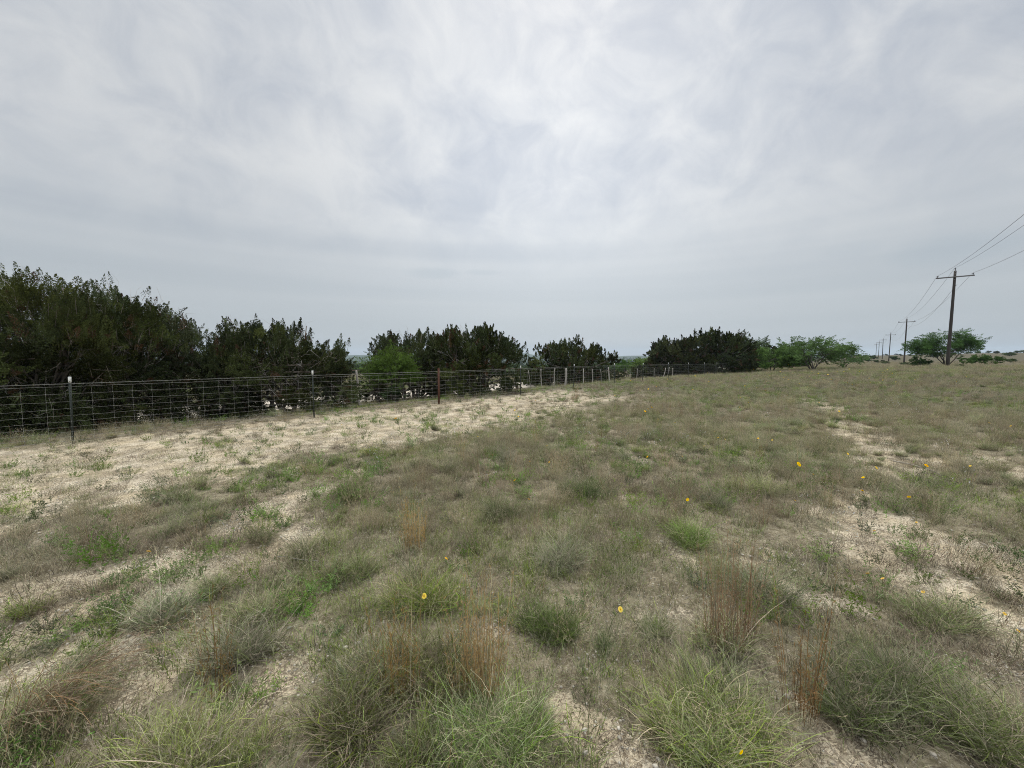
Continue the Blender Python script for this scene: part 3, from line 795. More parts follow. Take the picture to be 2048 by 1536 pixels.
    ld_ = nrm(d[bi] * .7 + rv * .65 + r.normal(0, .35, (len(bi), 3)) + (0, 0, .15))
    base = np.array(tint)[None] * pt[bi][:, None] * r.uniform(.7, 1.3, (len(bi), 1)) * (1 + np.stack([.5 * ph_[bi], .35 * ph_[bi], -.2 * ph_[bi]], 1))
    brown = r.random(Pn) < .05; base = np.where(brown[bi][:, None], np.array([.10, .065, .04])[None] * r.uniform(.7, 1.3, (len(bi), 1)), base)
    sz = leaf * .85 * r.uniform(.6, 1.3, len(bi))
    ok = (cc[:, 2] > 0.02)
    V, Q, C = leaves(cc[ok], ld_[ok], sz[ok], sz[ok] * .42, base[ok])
    # branchlets inside plumes
    for k in range(0, Pn, 3):
        g.tube([st[k] - d[k] * .15, st[k] + d[k] * ln[k] * .7], [.007, .003], 3, bark * 1.1, False)
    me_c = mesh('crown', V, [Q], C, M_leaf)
    link('trunk', g.mesh('trunk', M_bark, True), root); link('crown', me_c, root)
    # grey dead branches in the lower and outer crown
    if dead > 0:
        grey = np.array((.40, .37, .34))
        for k in range(int(62 * dead)):
            g2 = Geo()
            ph = r.uniform(math.pi * 1.0, math.pi * 2.0) if r.random() < .75 else r.uniform(0, 6.28)
            q = r.uniform(.4, .97); zz = H * r.uniform(.10, .62) if r.random() < .8 else H * r.uniform(.6, .93)
            qq = q * math.sqrt(max(.08, 1 - max(0, (zz / H - .36) / .66) ** 2))
            e = np.array([a * qq * math.cos(ph) + lean * zz, dpt * qq * math.sin(ph), zz])
            s0 = e * np.array([.45, .45, .8]) + r.normal(0, .08, 3); rr = r.uniform(.004, .012)
            P = wig(bez(s0, (s0 + e) / 2 + (0, 0, r.uniform(-.15, .2)), e, 7), .03, r); cl_ = grey * r.uniform(.6, 1.35)
            g2.tube(P, np.linspace(rr, rr * .35, 7), 4, cl_)
            for w_ in range(r.integers(3, 7)):
                s1 = P[r.integers(2, 7)]; dv = nrm((e - s0) * .6 + r.normal(0, .5, 3) * np.linalg.norm(e - s0)) * r.uniform(.1, .4)
                P1 = wig(np.linspace(s1, s1 + dv + (0, 0, r.uniform(-.12, .08)), 4), .015, r)
                g2.tube(P1, np.linspace(rr * .5, rr * .2, 4), 3, cl_ * r.uniform(.8, 1.2))
            link('dead_branch', g2.mesh('dead_branch', M_bark), root)
    return root


def mesquite(u, Y, vtop, wpx, label, seed, leaf=0.06, plumes=260, per=70, tint=(0.11, 0.17, 0.055), base=.25, name='mesquite_tree', cat='tree', group=None, airy=.5, dark=(.065, .055, .045), nst=5, flat=.55, low=.35, zup=0):
    r = np.random.default_rng(seed); x, y = at(u, Y); z0 = hz(x, y) - .02
    H = topz(vtop, Y) - z0; a = wpx / FPX * Y / 2 * 1.06; dpt = a * .85; plumes = int(plumes * 1.6); tint = np.array(tint) * 1.1
    root = empty(name, (x, y, z0)); tag(root, label, cat, group); g = Geo(); bark = np.array(dark)
    ends = []
    for k in range(nst):
        ph = 2 * math.pi * (k + r.uniform(-.35, .35)) / nst; q = r.uniform(.3, .6)
        b0 = np.array([base * .5 * math.cos(ph), base * .5 * math.sin(ph), -.1])
        e = np.array([a * q * math.cos(ph), dpt * q * math.sin(ph), H * r.uniform(.5, .72)])
        P = wig(bez(b0, np.array([e[0] * .35, e[1] * .35, H * .35]), e, 9), .035 * H / 3, r)
        g.tube(P, np.linspace(.035 * H / 2.6, .014 * H / 3, 9) * r.uniform(.8, 1.2), 6, bark * r.uniform(.8, 1.2))
        for w_ in range(7):
            s0 = P[r.integers(3, 9)]; ph2 = ph + r.normal(0, .9); q2 = r.uniform(.55, .97); zz = r.uniform(low, .97)
            qq = q2 * math.sqrt(max(.05, 1 - max(0, (zz - flat) / (1 - flat)) ** 2))
            e2 = np.array([a * qq * math.cos(ph2), dpt * qq * math.sin(ph2), H * zz])
            P2 = wig(bez(s0, (s0 + e2) / 2 + (0, 0, .06 * H), e2, 7), .03 * H / 3, r)
            g.tube(P2, np.linspace(.014, .005, 7) * H / 3, 4, bark * r.uniform(.9, 1.4))
            for m_ in (3, 4, 5, 6): ends.append(P2[m_] + r.normal(0, .05 * H, 3) * (1.4, 1.4, .5))
    E = np.array(ends); li = r.integers(0, len(E), plumes); st = E[li] + r.normal(0, .045 * H, (plumes, 3))
    st[:, 2] = np.minimum(st[:, 2], H * .97)
    out = nrm(st * (1, 1, .0) + 1e-3); d = nrm(out * .8 + r.normal(0, .5, (plumes, 3)) + (0, 0, -.05 + zup))
    ln = r.uniform(.10, .22, plumes) * H
    bi = np.repeat(np.arange(plumes), per); t = r.random(len(bi))
    rv = r.normal(0, 1, (len(bi), 3)) * (1, 1, .6)
    cc = st[bi] + d[bi] * (ln[bi] * t)[:, None] + rv * (.035 * H * (1.1 - t))[:, None] * airy * 2
    ld_ = nrm(rv * .5 + d[bi] * .4 + r.normal(0, .4, (len(bi), 3)) + (0, 0, -.25))
    pt = r.uniform(.6, 1.35, len(E))[li] * r.uniform(.85, 1.15, plumes)
    C0 = np.array(tint)[None] * pt[bi][:, None] * r.uniform(.75, 1.3, (len(bi), 1)); sz = leaf * r.uniform(.6, 1.3, len(bi))
    ok = cc[:, 2] > .05
    V, Q, C = leaves(cc[ok], ld_[ok], sz[ok], sz[ok] * .36, C0[ok])
    link('trunk', g.mesh('trunk', M_bark, True), root); link('crown', mesh('crown', V, [Q], C, M_mesq), root)
    return root


juniper(-150, 8.6, 575, 300, 'tall dark juniper at the left edge, mostly outside the picture', 101, leaf=.045, plumes=700, per=110)
juniper(88, 10.0, 515, 250, 'tallest dark juniper with ragged spires above the first white capped fence post', 102, leaf=.045, plumes=900, per=120, dead=1.3, spire=1.0)
juniper(226, 11.2, 548, 215, 'dark juniper with bare grey twigs on top, second tree from the left edge', 103, leaf=.048, plumes=760, per=110, dead=1.5, spire=.8)
juniper(326, 12.4, 578, 160, 'dark juniper sloping down to a gap, third in the tall left clump', 104, leaf=.05, plumes=560, per=105, dead=.8)
juniper(462, 13.0, 634, 100, 'narrow juniper with leafless grey branches on its left side, beside the rounded juniper', 105, leaf=.052, plumes=420, per=95, dead=1.0)
juniper(560, 13.8, 622, 285, 'rounded juniper behind the second white capped fence post', 106, leaf=.055, low=.05, plumes=900, per=105, dead=.7)
juniper(660, 14.6, 682, 80, 'small pointed juniper at the edge of the gap before the road', 107, leaf=.055, low=.05, plumes=260, per=85, dead=.2, spire=1.2)
juniper(828, 21.0, 650, 215, 'juniper rising behind the bright green bush', 108, leaf=.075, low=.05, plumes=620, per=90, dead=.5, spire=1)
juniper(940, 20.0, 638, 215, 'broad juniper behind the rust brown fence post', 109, leaf=.075, low=.05, plumes=760, per=95, dead=.8, spire=1)
juniper(1143, 34.0, 672, 192, 'domed juniper alone behind the row of pale cedar posts', 110, leaf=.11, low=.35, plumes=760, per=80, dead=.3, spire=1)
juniper(1358, 47.0, 666, 130, 'left half of the big dark juniper mass right of centre', 111, leaf=.15, low=.35, plumes=640, per=75, dead=0, skirt=.06, spire=1)
juniper(1432, 48.0, 652, 145, 'taller dark juniper next to the pale green treetop, right of centre', 112, leaf=.15, low=.35, plumes=700, per=75, dead=0, skirt=.06, spire=1)
juniper(1553, 66.0, 684, 110, 'low dark juniper showing behind the bright mesquites', 113, leaf=.2, plumes=500, per=60, dead=0, skirt=.05)
juniper(1278, 41.0, 727, 28, 'little dark juniper shrub in the gap right of the domed juniper', 114, leaf=.11, plumes=120, per=60, dead=0, name='juniper_shrub', cat='shrub')

mesquite(788, 18.2, 688, 84, 'bright green leafy bush in front of the junipers left of the rusty post', 121, .06, 230, 70, (.075, .125, .025), group=None, low=.35, name='green_bush', cat='bush')
mesquite(752, 18.5, 708, 56, 'small yellow green bush beside the crooked grey post', 122, .055, 110, 60, (.12, .17, .05), low=.45, name='green_bush', cat='bush')
mesquite(703, 17.2, 760, 30, 'dark leafy shrub at the foot of the crooked grey post', 123, .05, 110, 60, (.045, .065, .03), low=.1, name='dark_shrub', cat='shrub')
mesquite(782, 17.6, 772, 40, 'low green shrub under the bright bush by the wire fence', 124, .05, 130, 60, (.07, .11, .04), low=.1, name='low_shrub', cat='shrub')
MG = 'mesquites at the far side of the field'
mesquite(1497, 55.0, 675, 62, 'pale green thin treetop between the dark junipers', 131, .16, 200, 60, (.10, .15, .06), group=MG)
mesquite(1541, 47.0, 697, 95, 'bright green mesquite leftmost of the open group', 132, .13, 420, 60, (.11, .18, .05), low=.2, group=MG)
mesquite(1625, 46.0, 674, 150, 'tallest spreading mesquite in the open group right of the dark junipers', 133, .12, 560, 60, (.095, .155, .055), low=.25, group=MG, nst=7)
mesquite(1688, 50.0, 690, 75, 'thin airy mesquite at the right end of the open group', 134, .12, 190, 50, (.10, .16, .06), group=MG, low=.3)
mesquite(1890, 49.0, 663, 122, 'many stemmed mesquite right behind the nearest utility pole', 135, .12, 600, 60, (.075, .13, .05), low=.42, flat=.32, group=MG, nst=7)
mesquite(1838, 50.0, 714, 36, 'low side bush touching the mesquite behind the pole', 136, .12, 130, 50, (.08, .14, .05), low=.2, group=MG)
mesquite(1968, 52.0, 710, 78, 'low flat topped mesquite bush right of the nearest pole', 137, .12, 220, 55, (.08, .14, .05), low=.35, group=MG)
mesquite(1290, 62.0, 714, 55, 'bright green bush in the gap between the two dark juniper domes', 138, .16, 200, 55, (.11, .17, .05), low=.15, group=MG)
mesquite(1255, 75.0, 719, 50, 'hazier green bush just right of the domed juniper', 139, .2, 150, 50, (.09, .14, .05), low=.1, group=MG)


# ------------------------------------------------------------------ wire fence
def fpt(s, d=0.0): return FP[0] + s * FT[0] + d * FN[0], FP[1] + s * FT[1] + d * FN[1]


def s_of(u):
    k = (u - 1024.0) / FPX   # X = k Y along the line
    return (k * FP[1] - FP[0]) / (FT[0] - k * FT[1])


fence = empty('wire_fence', (FP[0], FP[1], hz(*FP)))
tag(fence, 'woven wire fence on dark steel posts with white tips, running in from the left edge', 'fence')
F0 = np.array(fence.location)
POST_U = [135, 625, 877, 1042, 1148, 1229, 1286, 1337, 1377, 1409, 1434, 1457, 1477, 1492]
SP = [s_of(u) for u in POST_U]; SP = [SP[0] - 9.3, SP[0] - 4.6] + SP
POST_H = 1.30
lean = [0, 0.01, 0.02, 0.0, 0.005, -0.01, 0.015, 0.0, 0.01, -.01, .0, .01, -.01, 0, .01, 0]
rf = np.random.default_rng(5)
for k, s_ in enumerate(SP):
    x, y = fpt(s_); z = hz(x, y); rusty = (k == 4)
    g = Geo(); c = (.025, .032, .026) if not rusty else (.095, .042, .026)
    rz = math.atan2(FT[1], FT[0]); ft = np.array([FT[0], FT[1], 0]); fn = np.array([FN[0], FN[1], 0]); ln = lean[k]
    H = POST_H + (0.02 if not rusty else 0.0)
    if rusty:
        g.tube([np.array([0, 0, -.2]) + 0 * ft, np.array([.0, 0, H])], .036, 10, c)
        g.tube([np.array([0, 0, H]), np.array([0, 0, H + .015])], .040, 10, (.13, .06, .035))
    else:
        # T section: flange facing the wire and stem behind, with studs
        g.box((0, 0, H / 2 - .1), (.019, .0025, H / 2 + .1), c, rz)
        g.box(tuple(fn * .019 + (0, 0, H / 2 - .1)), (.0025, .016, H / 2 + .1), c, rz)
        for q in range(22): g.box(tuple(-fn * .006 + (0, 0, .12 + q * .053)), (.006, .004, .006), c, rz)
    o = link('post', g.mesh('post', M_paint if not rusty else M_rust), fence, Vector((x, y, z)) - Vector(F0))
    o.rotation_euler = (rf.normal(0, .012), ln, 0)
    if rusty: o['label'] = 'rust brown pipe post without a white tip'
    if not rusty:
        g = Geo(); g.box((0, 0, H - .052), (.023, .0055, .055), (.72, .73, .70), rz, .002)
        g.box(tuple(fn * .019 + (0, 0, H - .052)), (.0055, .0165, .055), (.72, .73, .70), rz)
        t_ = link('white_tip', g.mesh('white_tip', M_paint), o)
# wires
ZW = [0.06, 0.145, 0.235, 0.335, 0.445, 0.565, 0.695, 0.84, 0.99, 1.13]
sa = np.arange(SP[0], SP[-1], 0.30); g = Geo()
wx, wy = fpt(sa, -.008); wz = height(wx, wy)
# the wire runs straight from post to post
pz = height(*fpt(np.array(SP))); wz = np.interp(sa, SP, pz)
zc_ = (.30, .30, .28)
for q, h_ in enumerate(ZW):
    jit = rf.normal(0, .0035, len(sa)); g.tube(np.stack([wx, wy, wz + h_ + jit + .014 * (fbm(sa * .8, sa * 0 + q * 3.3, 33) - .5) * 2], 1), (.0019 if q in (0, 9) else .0015), 3, zc_, False)
xs, ys = wx.copy(), wy.copy()
for k in range(len(sa)):
    near_ = sa[k] < 40
    P = [(xs[k] + rf.normal(0, .004), ys[k] + rf.normal(0, .004), wz[k] + h_) for h_ in (ZW if near_ else ZW[::3])]
    g.tube(P, .0015, 3, zc_, False)
    if sa[k] < 22:
        for h_ in ZW[1:-1]: g.box((xs[k], ys[k], wz[k] + h_), (.0035, .0035, .006), zc_)
link('woven_wire', g.mesh('woven_wire', M_wire), fence, -Vector(F0))
g = Geo(); sb = np.arange(SP[0], SP[-1], .6); bx, by = fpt(sb, -.01)
zb = np.interp(sb, SP, pz) + 1.185 + .0 * sb
g.tube(np.stack([bx, by, zb + .003], 1), .0022, 3, zc_, False); g.tube(np.stack([bx + .003, by, zb - .002], 1), .0018, 3, zc_, False)
for q in np.arange(SP[0], 24, .125):
    bb = fpt(q, -.01); z_ = np.interp(q, SP, pz) + 1.185; v = rf.normal(0, .012, 3)
    g.tube([np.array([bb[0], bb[1], z_]) - v, np.array([bb[0], bb[1], z_]) + v], .0012, 3, zc_, False)
link('barbed_wire', g.mesh('barbed_wire', M_wire), fence, -Vector(F0))

# ------------------------------------------------------------------ old cedar fence behind it
old = empty('cedar_post_fence', (*gp(1130, 766, -.35), 0)); ox, oy = old.location[:2]; old.location[2] = hz(ox, oy)
tag(old, 'old fence of crooked pale cedar posts and sagging wires behind the new wire fence', 'fence')
OD0 = 3.0; O0 = Vector(old.location)
def od(u): return (u - 1024.0) / FPX
def s_off(u, d):
    k = od(u); bx_, by_ = FP[0] + d * FN[0], FP[1] + d * FN[1]
    return (k * by_ - bx_) / (FT[0] - k * FT[1])
specs = [(718, 1.42, .055, 1), (1062, 1.15, .022, 0), (1085, 1.2, .036, 0), (1108, 1.22, .034, 0), (1130, 1.2, .075, 1), (1167, 1.15, .034, 0), (1186, 1.1, .024, 0), (1203, 1.05, .022, 0), (1220, 1.2, .06, 1),
         (1261, 1.0, .02, 0), (1273, 1.05, .028, 0), (1308, 1.0, .03, 0), (1326, 1.05, .042, 1), (1336, 1.1, .045, 0), (1345, 1.0, .04, 0)]
oz = []
for (u, h_, rr, big) in specs:
    s_ = s_off(u, OD0); x, y = fpt(s_, OD0); z = hz(x, y); oz.append((s_, z))
    g = Geo(); k = 8; zz = np.linspace(-.2, h_, k); P = np.stack([np.cumsum(rf.normal(0, .016, k)), np.cumsum(rf.normal(0, .012, k)), zz], 1); P[:, :2] -= P[1, :2]
    P[:, 0] += zz * rf.normal(0, .09)
    g.tube(P, .85 * rr * np.linspace(1.1, .85, k) * (1 + rf.normal(0, .07, k)), 8, np.array((.36, .33, .29)) * rf.uniform(.8, 1.2))
    if rf.random() < .6: g.tube([P[4], P[4] + (rf.normal(0, .06), rf.normal(0, .06), .08)], [rr * .5, rr * .25], 5, (.35, .32, .28))
    o = link('post' if big else 'stay', g.mesh('post' if big else 'stay', M_wood, True), old, Vector((x, y, z)) - O0)
oz.sort(); so = np.arange(-6, s_off(1347, OD0), .8); zo = np.interp(so, [a_[0] for a_ in oz], [a_[1] for a_ in oz]); g = Geo()
for h_ in (.3, .55, .8, 1.02):
    wx_, wy_ = fpt(so, OD0 - .04); g.tube(np.stack([wx_, wy_, zo + h_ + .02 * np.sin(so * 1.7 + h_ * 9)], 1), .0022, 3, (.16, .12, .10), False)
link('wire', g.mesh('wire', M_wire), old, -O0)

# pipe fence on the far side of the road
pf = empty('pipe_fence', (*fpt(22, 17.5), 0)); pf.location[2] = hz(*pf.location[:2]); PF0 = Vector(pf.location)
tag(pf, 'rusty pipe fence with one top rail on the far side of the road', 'fence')
sp_ = np.arange(-3, 60, 3.2); px_, py_ = fpt(sp_, 17.5); pz_ = height(px_, py_)
for k in range(len(sp_)):
    g = Geo(); g.tube([(0, 0, -.2), (0, 0, 1.38)], .035, 8, (.10, .06, .045)); link('post', g.mesh('post', M_rust), pf, Vector((px_[k], py_[k], pz_[k])) - PF0)
g = Geo(); g.tube(np.stack([px_, py_, pz_ + 1.42], 1), .036, 8, (.13, .09, .07)); link('rail', g.mesh('rail', M_rust), pf, -PF0)
g = Geo()
for h_ in (.25, .5, .75, 1.0, 1.2): g.tube(np.stack([px_, py_, pz_ + h_], 1), .005, 3, (.14, .12, .10), False)
link('wire', g.mesh('wire', M_wire), pf, -PF0)

# ------------------------------------------------------------------ power line
LINE = [(-20.0, 'first'), (44, 'nearest wooden utility pole with a crossarm, standing in front of the mesquite'), (92, 'second utility pole along the line, halfway in height to the nearest'),
        (150, 'third utility pole along the line, just left of the second'), (205, 'fourth utility pole along the line, thin against the sky'), (262, 'fifth utility pole, tiny and barely above the horizon'), (322, 'farthest utility pole, tiny beside the fifth')]
AX = np.array([0.747, -0.665]); PH = 10.6
M_pole = rough('creosoted_pole', 16, 0.5, 0.8, bump=0.4, stretch=(1, 1, .1))
INS = []
for q, (Yp, lab) in enumerate(LINE):
    Xp = 0.89 * Yp + 9.3; z = hz(Xp, Yp); rz = math.atan2(AX[1], AX[0]); a3 = np.array([AX[0], AX[1], 0]); t3 = np.array([FT[0], FT[1], 0])
    if q == 1: H = topz(545, Yp) - z
    else: H = PH
    tips = [a3 * -1.30 + (0, 0, H - .42), np.array([0, 0, H + .30]), a3 * 1.30 + (0, 0, H - .42)]
    INS.append([np.array([Xp, Yp, z]) + t for t in tips] + [np.array([Xp, Yp, z]) + a3 * .2 + (0, 0, H - 1.55)])
    if q == 0: continue
    p = empty('utility_pole', (Xp, Yp, z)); tag(p, lab, 'utility pole', 'poles of the power line')
    p.rotation_euler = (rf.normal(0, .006), rf.normal(0, .006), 0)
    g = Geo(); zz = np.linspace(-.3, H, 9); g.tube(np.stack([0 * zz, 0 * zz, zz], 1), np.linspace(.165, .11, 9), 12, (.05, .042, .037)); link('pole', g.mesh('pole', M_pole, True), p)
    g = Geo(); g.box(tuple(-t3 * .17 + (0, 0, H - .68)), (1.42, .045, .06), (.15, .145, .135), rz, .008); link('crossarm', g.mesh('crossarm', M_wood), p)
    if q < 4:
        g = Geo()
        g.box((0, 0, H + .02), (.03, .02, .14), (.25, .25, .25), rz)
        for zb_ in (.12, .35, .72, .95): g.tube([-t3 * .19 + (0, 0, H - zb_), t3 * .15 + (0, 0, H - zb_)], .022, 6, (.45, .45, .44))
        g.box(tuple(a3 * .14 + (0, 0, H - 1.55)), (.09, .02, .03), (.2, .2, .2), rz); link('bracket', g.mesh('bracket', M_wire), p)
        for t in tips:
            g = Geo(); b0 = np.array(t) - (t3 * .17 if t is not tips[1] else 0) ; zz = np.array([-.20, -.14, -.13, -.09, -.08, -.04, -.03, .0, .03]); rr = np.array([.02, .03, .075, .065, .045, .07, .06, .05, .02])
            g.tube(np.stack([0 * zz + b0[0], 0 * zz + b0[1], zz + b0[2]], 1), rr, 10, (.07, .075, .085)); link('insulator', g.mesh('insulator', M_ceramic, True), p)
WL = ['left power cable of the line, the highest in the picture at the right edge', 'middle power cable running over the pole tops', 'right power cable carried by the right ends of the crossarms', 'lower neutral cable strung below the crossarms behind the nearest pole']
for c in range(4):
    g = Geo(); P = []
    rng = range(0 if c < 3 else 1, len(INS) - 1)
    for q in rng:
        A, B = INS[q][c], INS[q + 1][c]; t = np.linspace(0, 1, 22)[:, None]; L_ = np.linalg.norm(A - B)
        seg = A * (1 - t) + B * t; sag = (L_ / 64) ** 2 * (1.0 if c < 3 else 1.5); seg[:, 2] -= (4 * sag * t * (1 - t))[:, 0]
        P += list(seg[:-1])
    P.append(INS[-1][c]); g.tube(np.array(P), .013, 4, (.10, .11, .12), False)
    tag(link('power_cable', g.mesh('power_cable', M_wire)), WL[c], 'cable', 'cables of the power line')

# ------------------------------------------------------------------ flowers
def flower_parts(seed, h=.3, petals=8, rad_=.012, col=(.90, .62, .02), tilt=.5):
    r = np.random.default_rng(seed); out = {}
    g = Geo(); top = np.array([r.normal(0, .04), r.normal(0, .04), h]); P = bez(np.array([0, 0, -.01]), np.array([0, 0, h * .6]), top, 6); g.tube(P, .0014, 4, (.10, .13, .05))
    for k in range(5):
        b0 = P[1 + k % 4]; ph = r.uniform(0, 6.28); d = np.array([math.cos(ph), math.sin(ph), .5]); V, Q, C = leaves((b0 + d * .015)[None], nrm(d)[None], .035, .006, np.array([[.10, .14, .06]])); g.add(V, Q, None, C)
    out['stem'] = g.mesh('stem', M_grass)
    ax = nrm(np.array([r.normal(0, tilt), -abs(r.normal(.35, tilt)), 1.0])); u = nrm(np.cross(ax, [1, 0, 0.01])); v = np.cross(ax, u)
    g = Geo()
    for k in range(petals):
        ph = 2 * math.pi * k / petals + r.normal(0, .08); d = u * math.cos(ph) + v * math.sin(ph); s_ = -u * math.sin(ph) + v * math.cos(ph); wv_ = rad_ * 3.0 / petals
        rows = []
        for f, w_, up_ in ((.15, .35, .0), (.45, .8, .18), (.8, 1.0, .22), (1.0, .65, .12)):
            c0 = top + d * rad_ * f + ax * rad_ * up_; rows += [c0 - s_ * wv_ * w_ / 1, c0 + ax * rad_ * .05, c0 + s_ * wv_ * w_ / 1]
        Q = [(3 * a_ + b, 3 * a_ + b + 1, 3 * a_ + b + 4, 3 * a_ + b + 3) for a_ in range(3) for b in range(2)]
        C = np.array(col)[None] * np.repeat([.75, .95, 1.05, 1.1], 3)[:, None] * r.uniform(.9, 1.1); g.add(rows, Q, None, C)
    out['petals'] = g.mesh('petals', M_petal)
    g = Geo(); t = np.linspace(0, 1, 5); g.tube(top[None] + ax[None] * (t[:, None] * rad_ * .35), rad_ * .32 * np.sqrt(np.clip(1 - t ** 2, .05, 1)), 8, (.72, .38, .02)); out['flower_center'] = g.mesh('flower_center', M_petal, True)
    return out


PROTO = [flower_parts(201, petals=6), flower_parts(202, .2, petals=5, rad_=.015), flower_parts(203, .38, petals=7), flower_parts(204, .12, petals=6, rad_=.012, col=(.85, .50, .02))]
FH = [.3, .2, .38, .12]
ob0 = {}
def put_flower(x, y, k, sc, label, group, rz, sm_=False):
    root = empty('yellow_flower', (x, y, hz(x, y))); root.scale = (sc * .8, sc * .8, sc); root.rotation_euler = (0, 0, rz); tag(root, label, 'flower', group)
    for nm, me_ in PROTO[k].items():
        if (k, nm) not in ob0: ob0[(k, nm)] = bpy.data.objects.new(nm, me_); c = ob0[(k, nm)]
        else: c = ob0[(k, nm)].copy()
        COL.objects.link(c); c.parent = root
NEAR_FL = [(828, 1187, 1, 1.15, 'large yellow wildflower in the green tuft left of centre, near the bottom'), (1216, 1213, 1, 1.1, 'single yellow wildflower standing on brown stems, lower middle'),
           (1572, 928, 1, 2.0, 'bright yellow wildflower right of centre beyond the green tussock'), (311, 1106, 3, 1.6, 'lone yellow wildflower over the bare soil at lower left'),
           (1497, 1496, 1, .7, 'small orange yellow flower at the very bottom, in the dark tussock'), (1370, 995, 1, 1.2, 'yellow flower above the round green tussock, right of centre'),
           (1841, 931, 3, 2.2, 'orange yellow flower beside the right hand track'), (1980, 848, 3, 2.2, 'yellow flower near the right edge, beyond the track'), (1735, 985, 3, 1.6, 'yellow flower at the edge of the bare track patch'),
           (1748, 1150, 3, 1.2, 'left of a pair of yellow flowers low on the right'), (1766, 1155, 3, 1.2, 'right of a pair of yellow flowers low on the right'), (1835, 1181, 3, 1.0, 'small yellow flower just below the low pair on the right'),
           (1996, 1229, 3, .9, 'yellow flower in green weeds at the right edge'), (2035, 1270, 3, .9, 'orange flower at the right edge below the green weeds'), (891, 1120, 3, 1.2, 'yellow flower above the grey tuft, centre left'),
           (1065, 1000, 3, 1.4, 'yellow flower beside the grey round tuft in the middle'), (800, 833, 3, 3.0, 'yellow flower patch on bare soil before the rusty post'), (1030, 958, 3, 1.5, 'yellow flower on short grass above the grey round tuft'),
           (1510, 876, 3, 1.6, 'yellow flower in tall grass straight above the bright one'), (1285, 822, 3, 2.5, 'yellow flower leftmost of the far cluster'), (1297, 818, 3, 2.6, 'yellow flower at the middle of the far cluster'), (1309, 815, 3, 2.6, 'pale yellow flower at the right of the far cluster')]
for q, (u, v, k, sc, lab) in enumerate(NEAR_FL):
    x, y = gp(u, v, FH[k] * sc * .98); put_flower(x, y, k, sc, lab, 'yellow wildflowers', 0 if q < 3 else q)
rfl = np.random.default_rng(77)
X, Y, r = sample(1.1, 36, rmin=4.5, half=50, seed=19, fall=lambda q: 1.0 if q < 10 else (10 / q) ** .8)
p = sm(-.5, .3, X / (Y + 1)) * (.15 + sm(.48, .6, fbm(X * .3, Y * .3, 95))) * sm(2.5, 4, -sd(X, Y)[1]); X, Y = keep((X, Y), np.clip(p, 0, 1), r)
kk = r.permutation(len(X))[:150]; X, Y = X[kk], Y[kk]
for q in range(len(X)): put_flower(X[q], Y[q], int(r.integers(0, 4)), r.uniform(.7, 1.1) * (1 + Y[q] / 16), 'small yellow wildflower scattered in the grass of the open field', 'small yellow wildflowers scattered in the field', q)

# ------------------------------------------------------------------ the clumps that stand out in the foreground
def clump(u, v, geo_, label, name='grass_clump', cat='grass clump', sc=1.0, rz=0.0, mat=None):
    x, y = gp(u, v); o = link(name, geo_.mesh(name, mat or M_grass), None, (x, y, hz(x, y) - .005)); o.scale = (sc,) * 3; o.rotation_euler = (0, 0, rz); tag(o, label, cat, 'large grass clumps near the camera'); return o


def big(seed, rx_, ry_, k, s=1.0, green=.4, dry=.6, nb=300):
    r = np.random.default_rng(seed); gs = []
    for q in range(int(k * 1.3 + .5)):
        g = p_bunch(seed * 10 + q, s * 1.12 * r.uniform(.7, 1.15), green, dry, nb); ph = r.uniform(0, 6.28); rr = math.sqrt(r.random())
        off = np.array([rx_ * rr * math.cos(ph), ry_ * rr * math.sin(ph), 0]); g.V = [v + off for v in g.V]; gs.append(g)
    return merge(*gs)


def rusts(seed, rx_, ry_, k, s=1.0, nb=26):
    r = np.random.default_rng(seed); gs = []
    for q in range(k):
        a = blades(nb, (0.12 * s, 0.74 * s), .06 * s, (0.0, .15), (.0, .30), (.0020, .0036), [RUST, W(PURP, .6), W(DRY, .4)], 5, seed * 7 + q, tipw=.4, curl=.1)
        g = merge(a, seedheads(a, 10, .028, .0036, (.38, .23, .12), seed + q)); ph = r.uniform(0, 6.28); rr = math.sqrt(r.random())
        off = np.array([rx_ * rr * math.cos(ph), ry_ * rr * math.sin(ph), 0]); g.V = [v + off for v in g.V]; gs.append(g)
    return merge(*gs)


clump(1790, 1410, big(301, .38, .15, 13, .95, .45, .7), 'very large grey green clump filling the lower right foreground')
clump(770, 1400, big(302, .30, .20, 12, .9, .35, .8), 'wide curly clump at the bottom, left of the rust stalks')
clump(1000, 1510, big(303, .17, .10, 6, .85, .6, .7), 'greener clump at the bottom edge under the rust stalks')
clump(1400, 1480, big(304, .25, .17, 10, .9, .5, .8), 'dark tangled clump at the bottom with a small orange flower')
clump(480, 1310, big(305, .12, .08, 4, .8, .15, .7), 'grey clump on pale soil at lower left, below the middle of the left half')
clump(310, 1245, big(306, .12, .07, 3, .75, .2, .8), 'grey clump with dark base beside the bright left soil streak')
clump(520, 1235, big(307, .07, .05, 2, .8, .1, .7), 'small grey clump up and right of the grey pair at lower left')
clump(380, 1520, big(308, .16, .06, 5, .75, .8, .4), 'green clump at the bottom edge left of the pebbly bare patch')
clump(30, 1490, big(309, .12, .10, 5, .8, .1, 1.6), 'brown and grey clump in the bottom left corner')
clump(690, 1150, big(310, .12, .08, 3, .85, .2, .6), 'grey clump left of the yellow flower tuft')
clump(830, 1215, big(311, .16, .08, 5, .85, .7, .5), 'green and grey clump holding the large yellow flower')
clump(1005, 1035, big(312, .13, .10, 4, .95, .15, .6), 'round grey green clump in the middle of the field')
clump(1175, 990, big(313, .22, .12, 6, .9, 1.0, .2), 'bright green tall clump just right of the middle')
clump(700, 995, big(314, .18, .12, 4, .95, .3, .8), 'grey green clump by the edge of the bare strip')
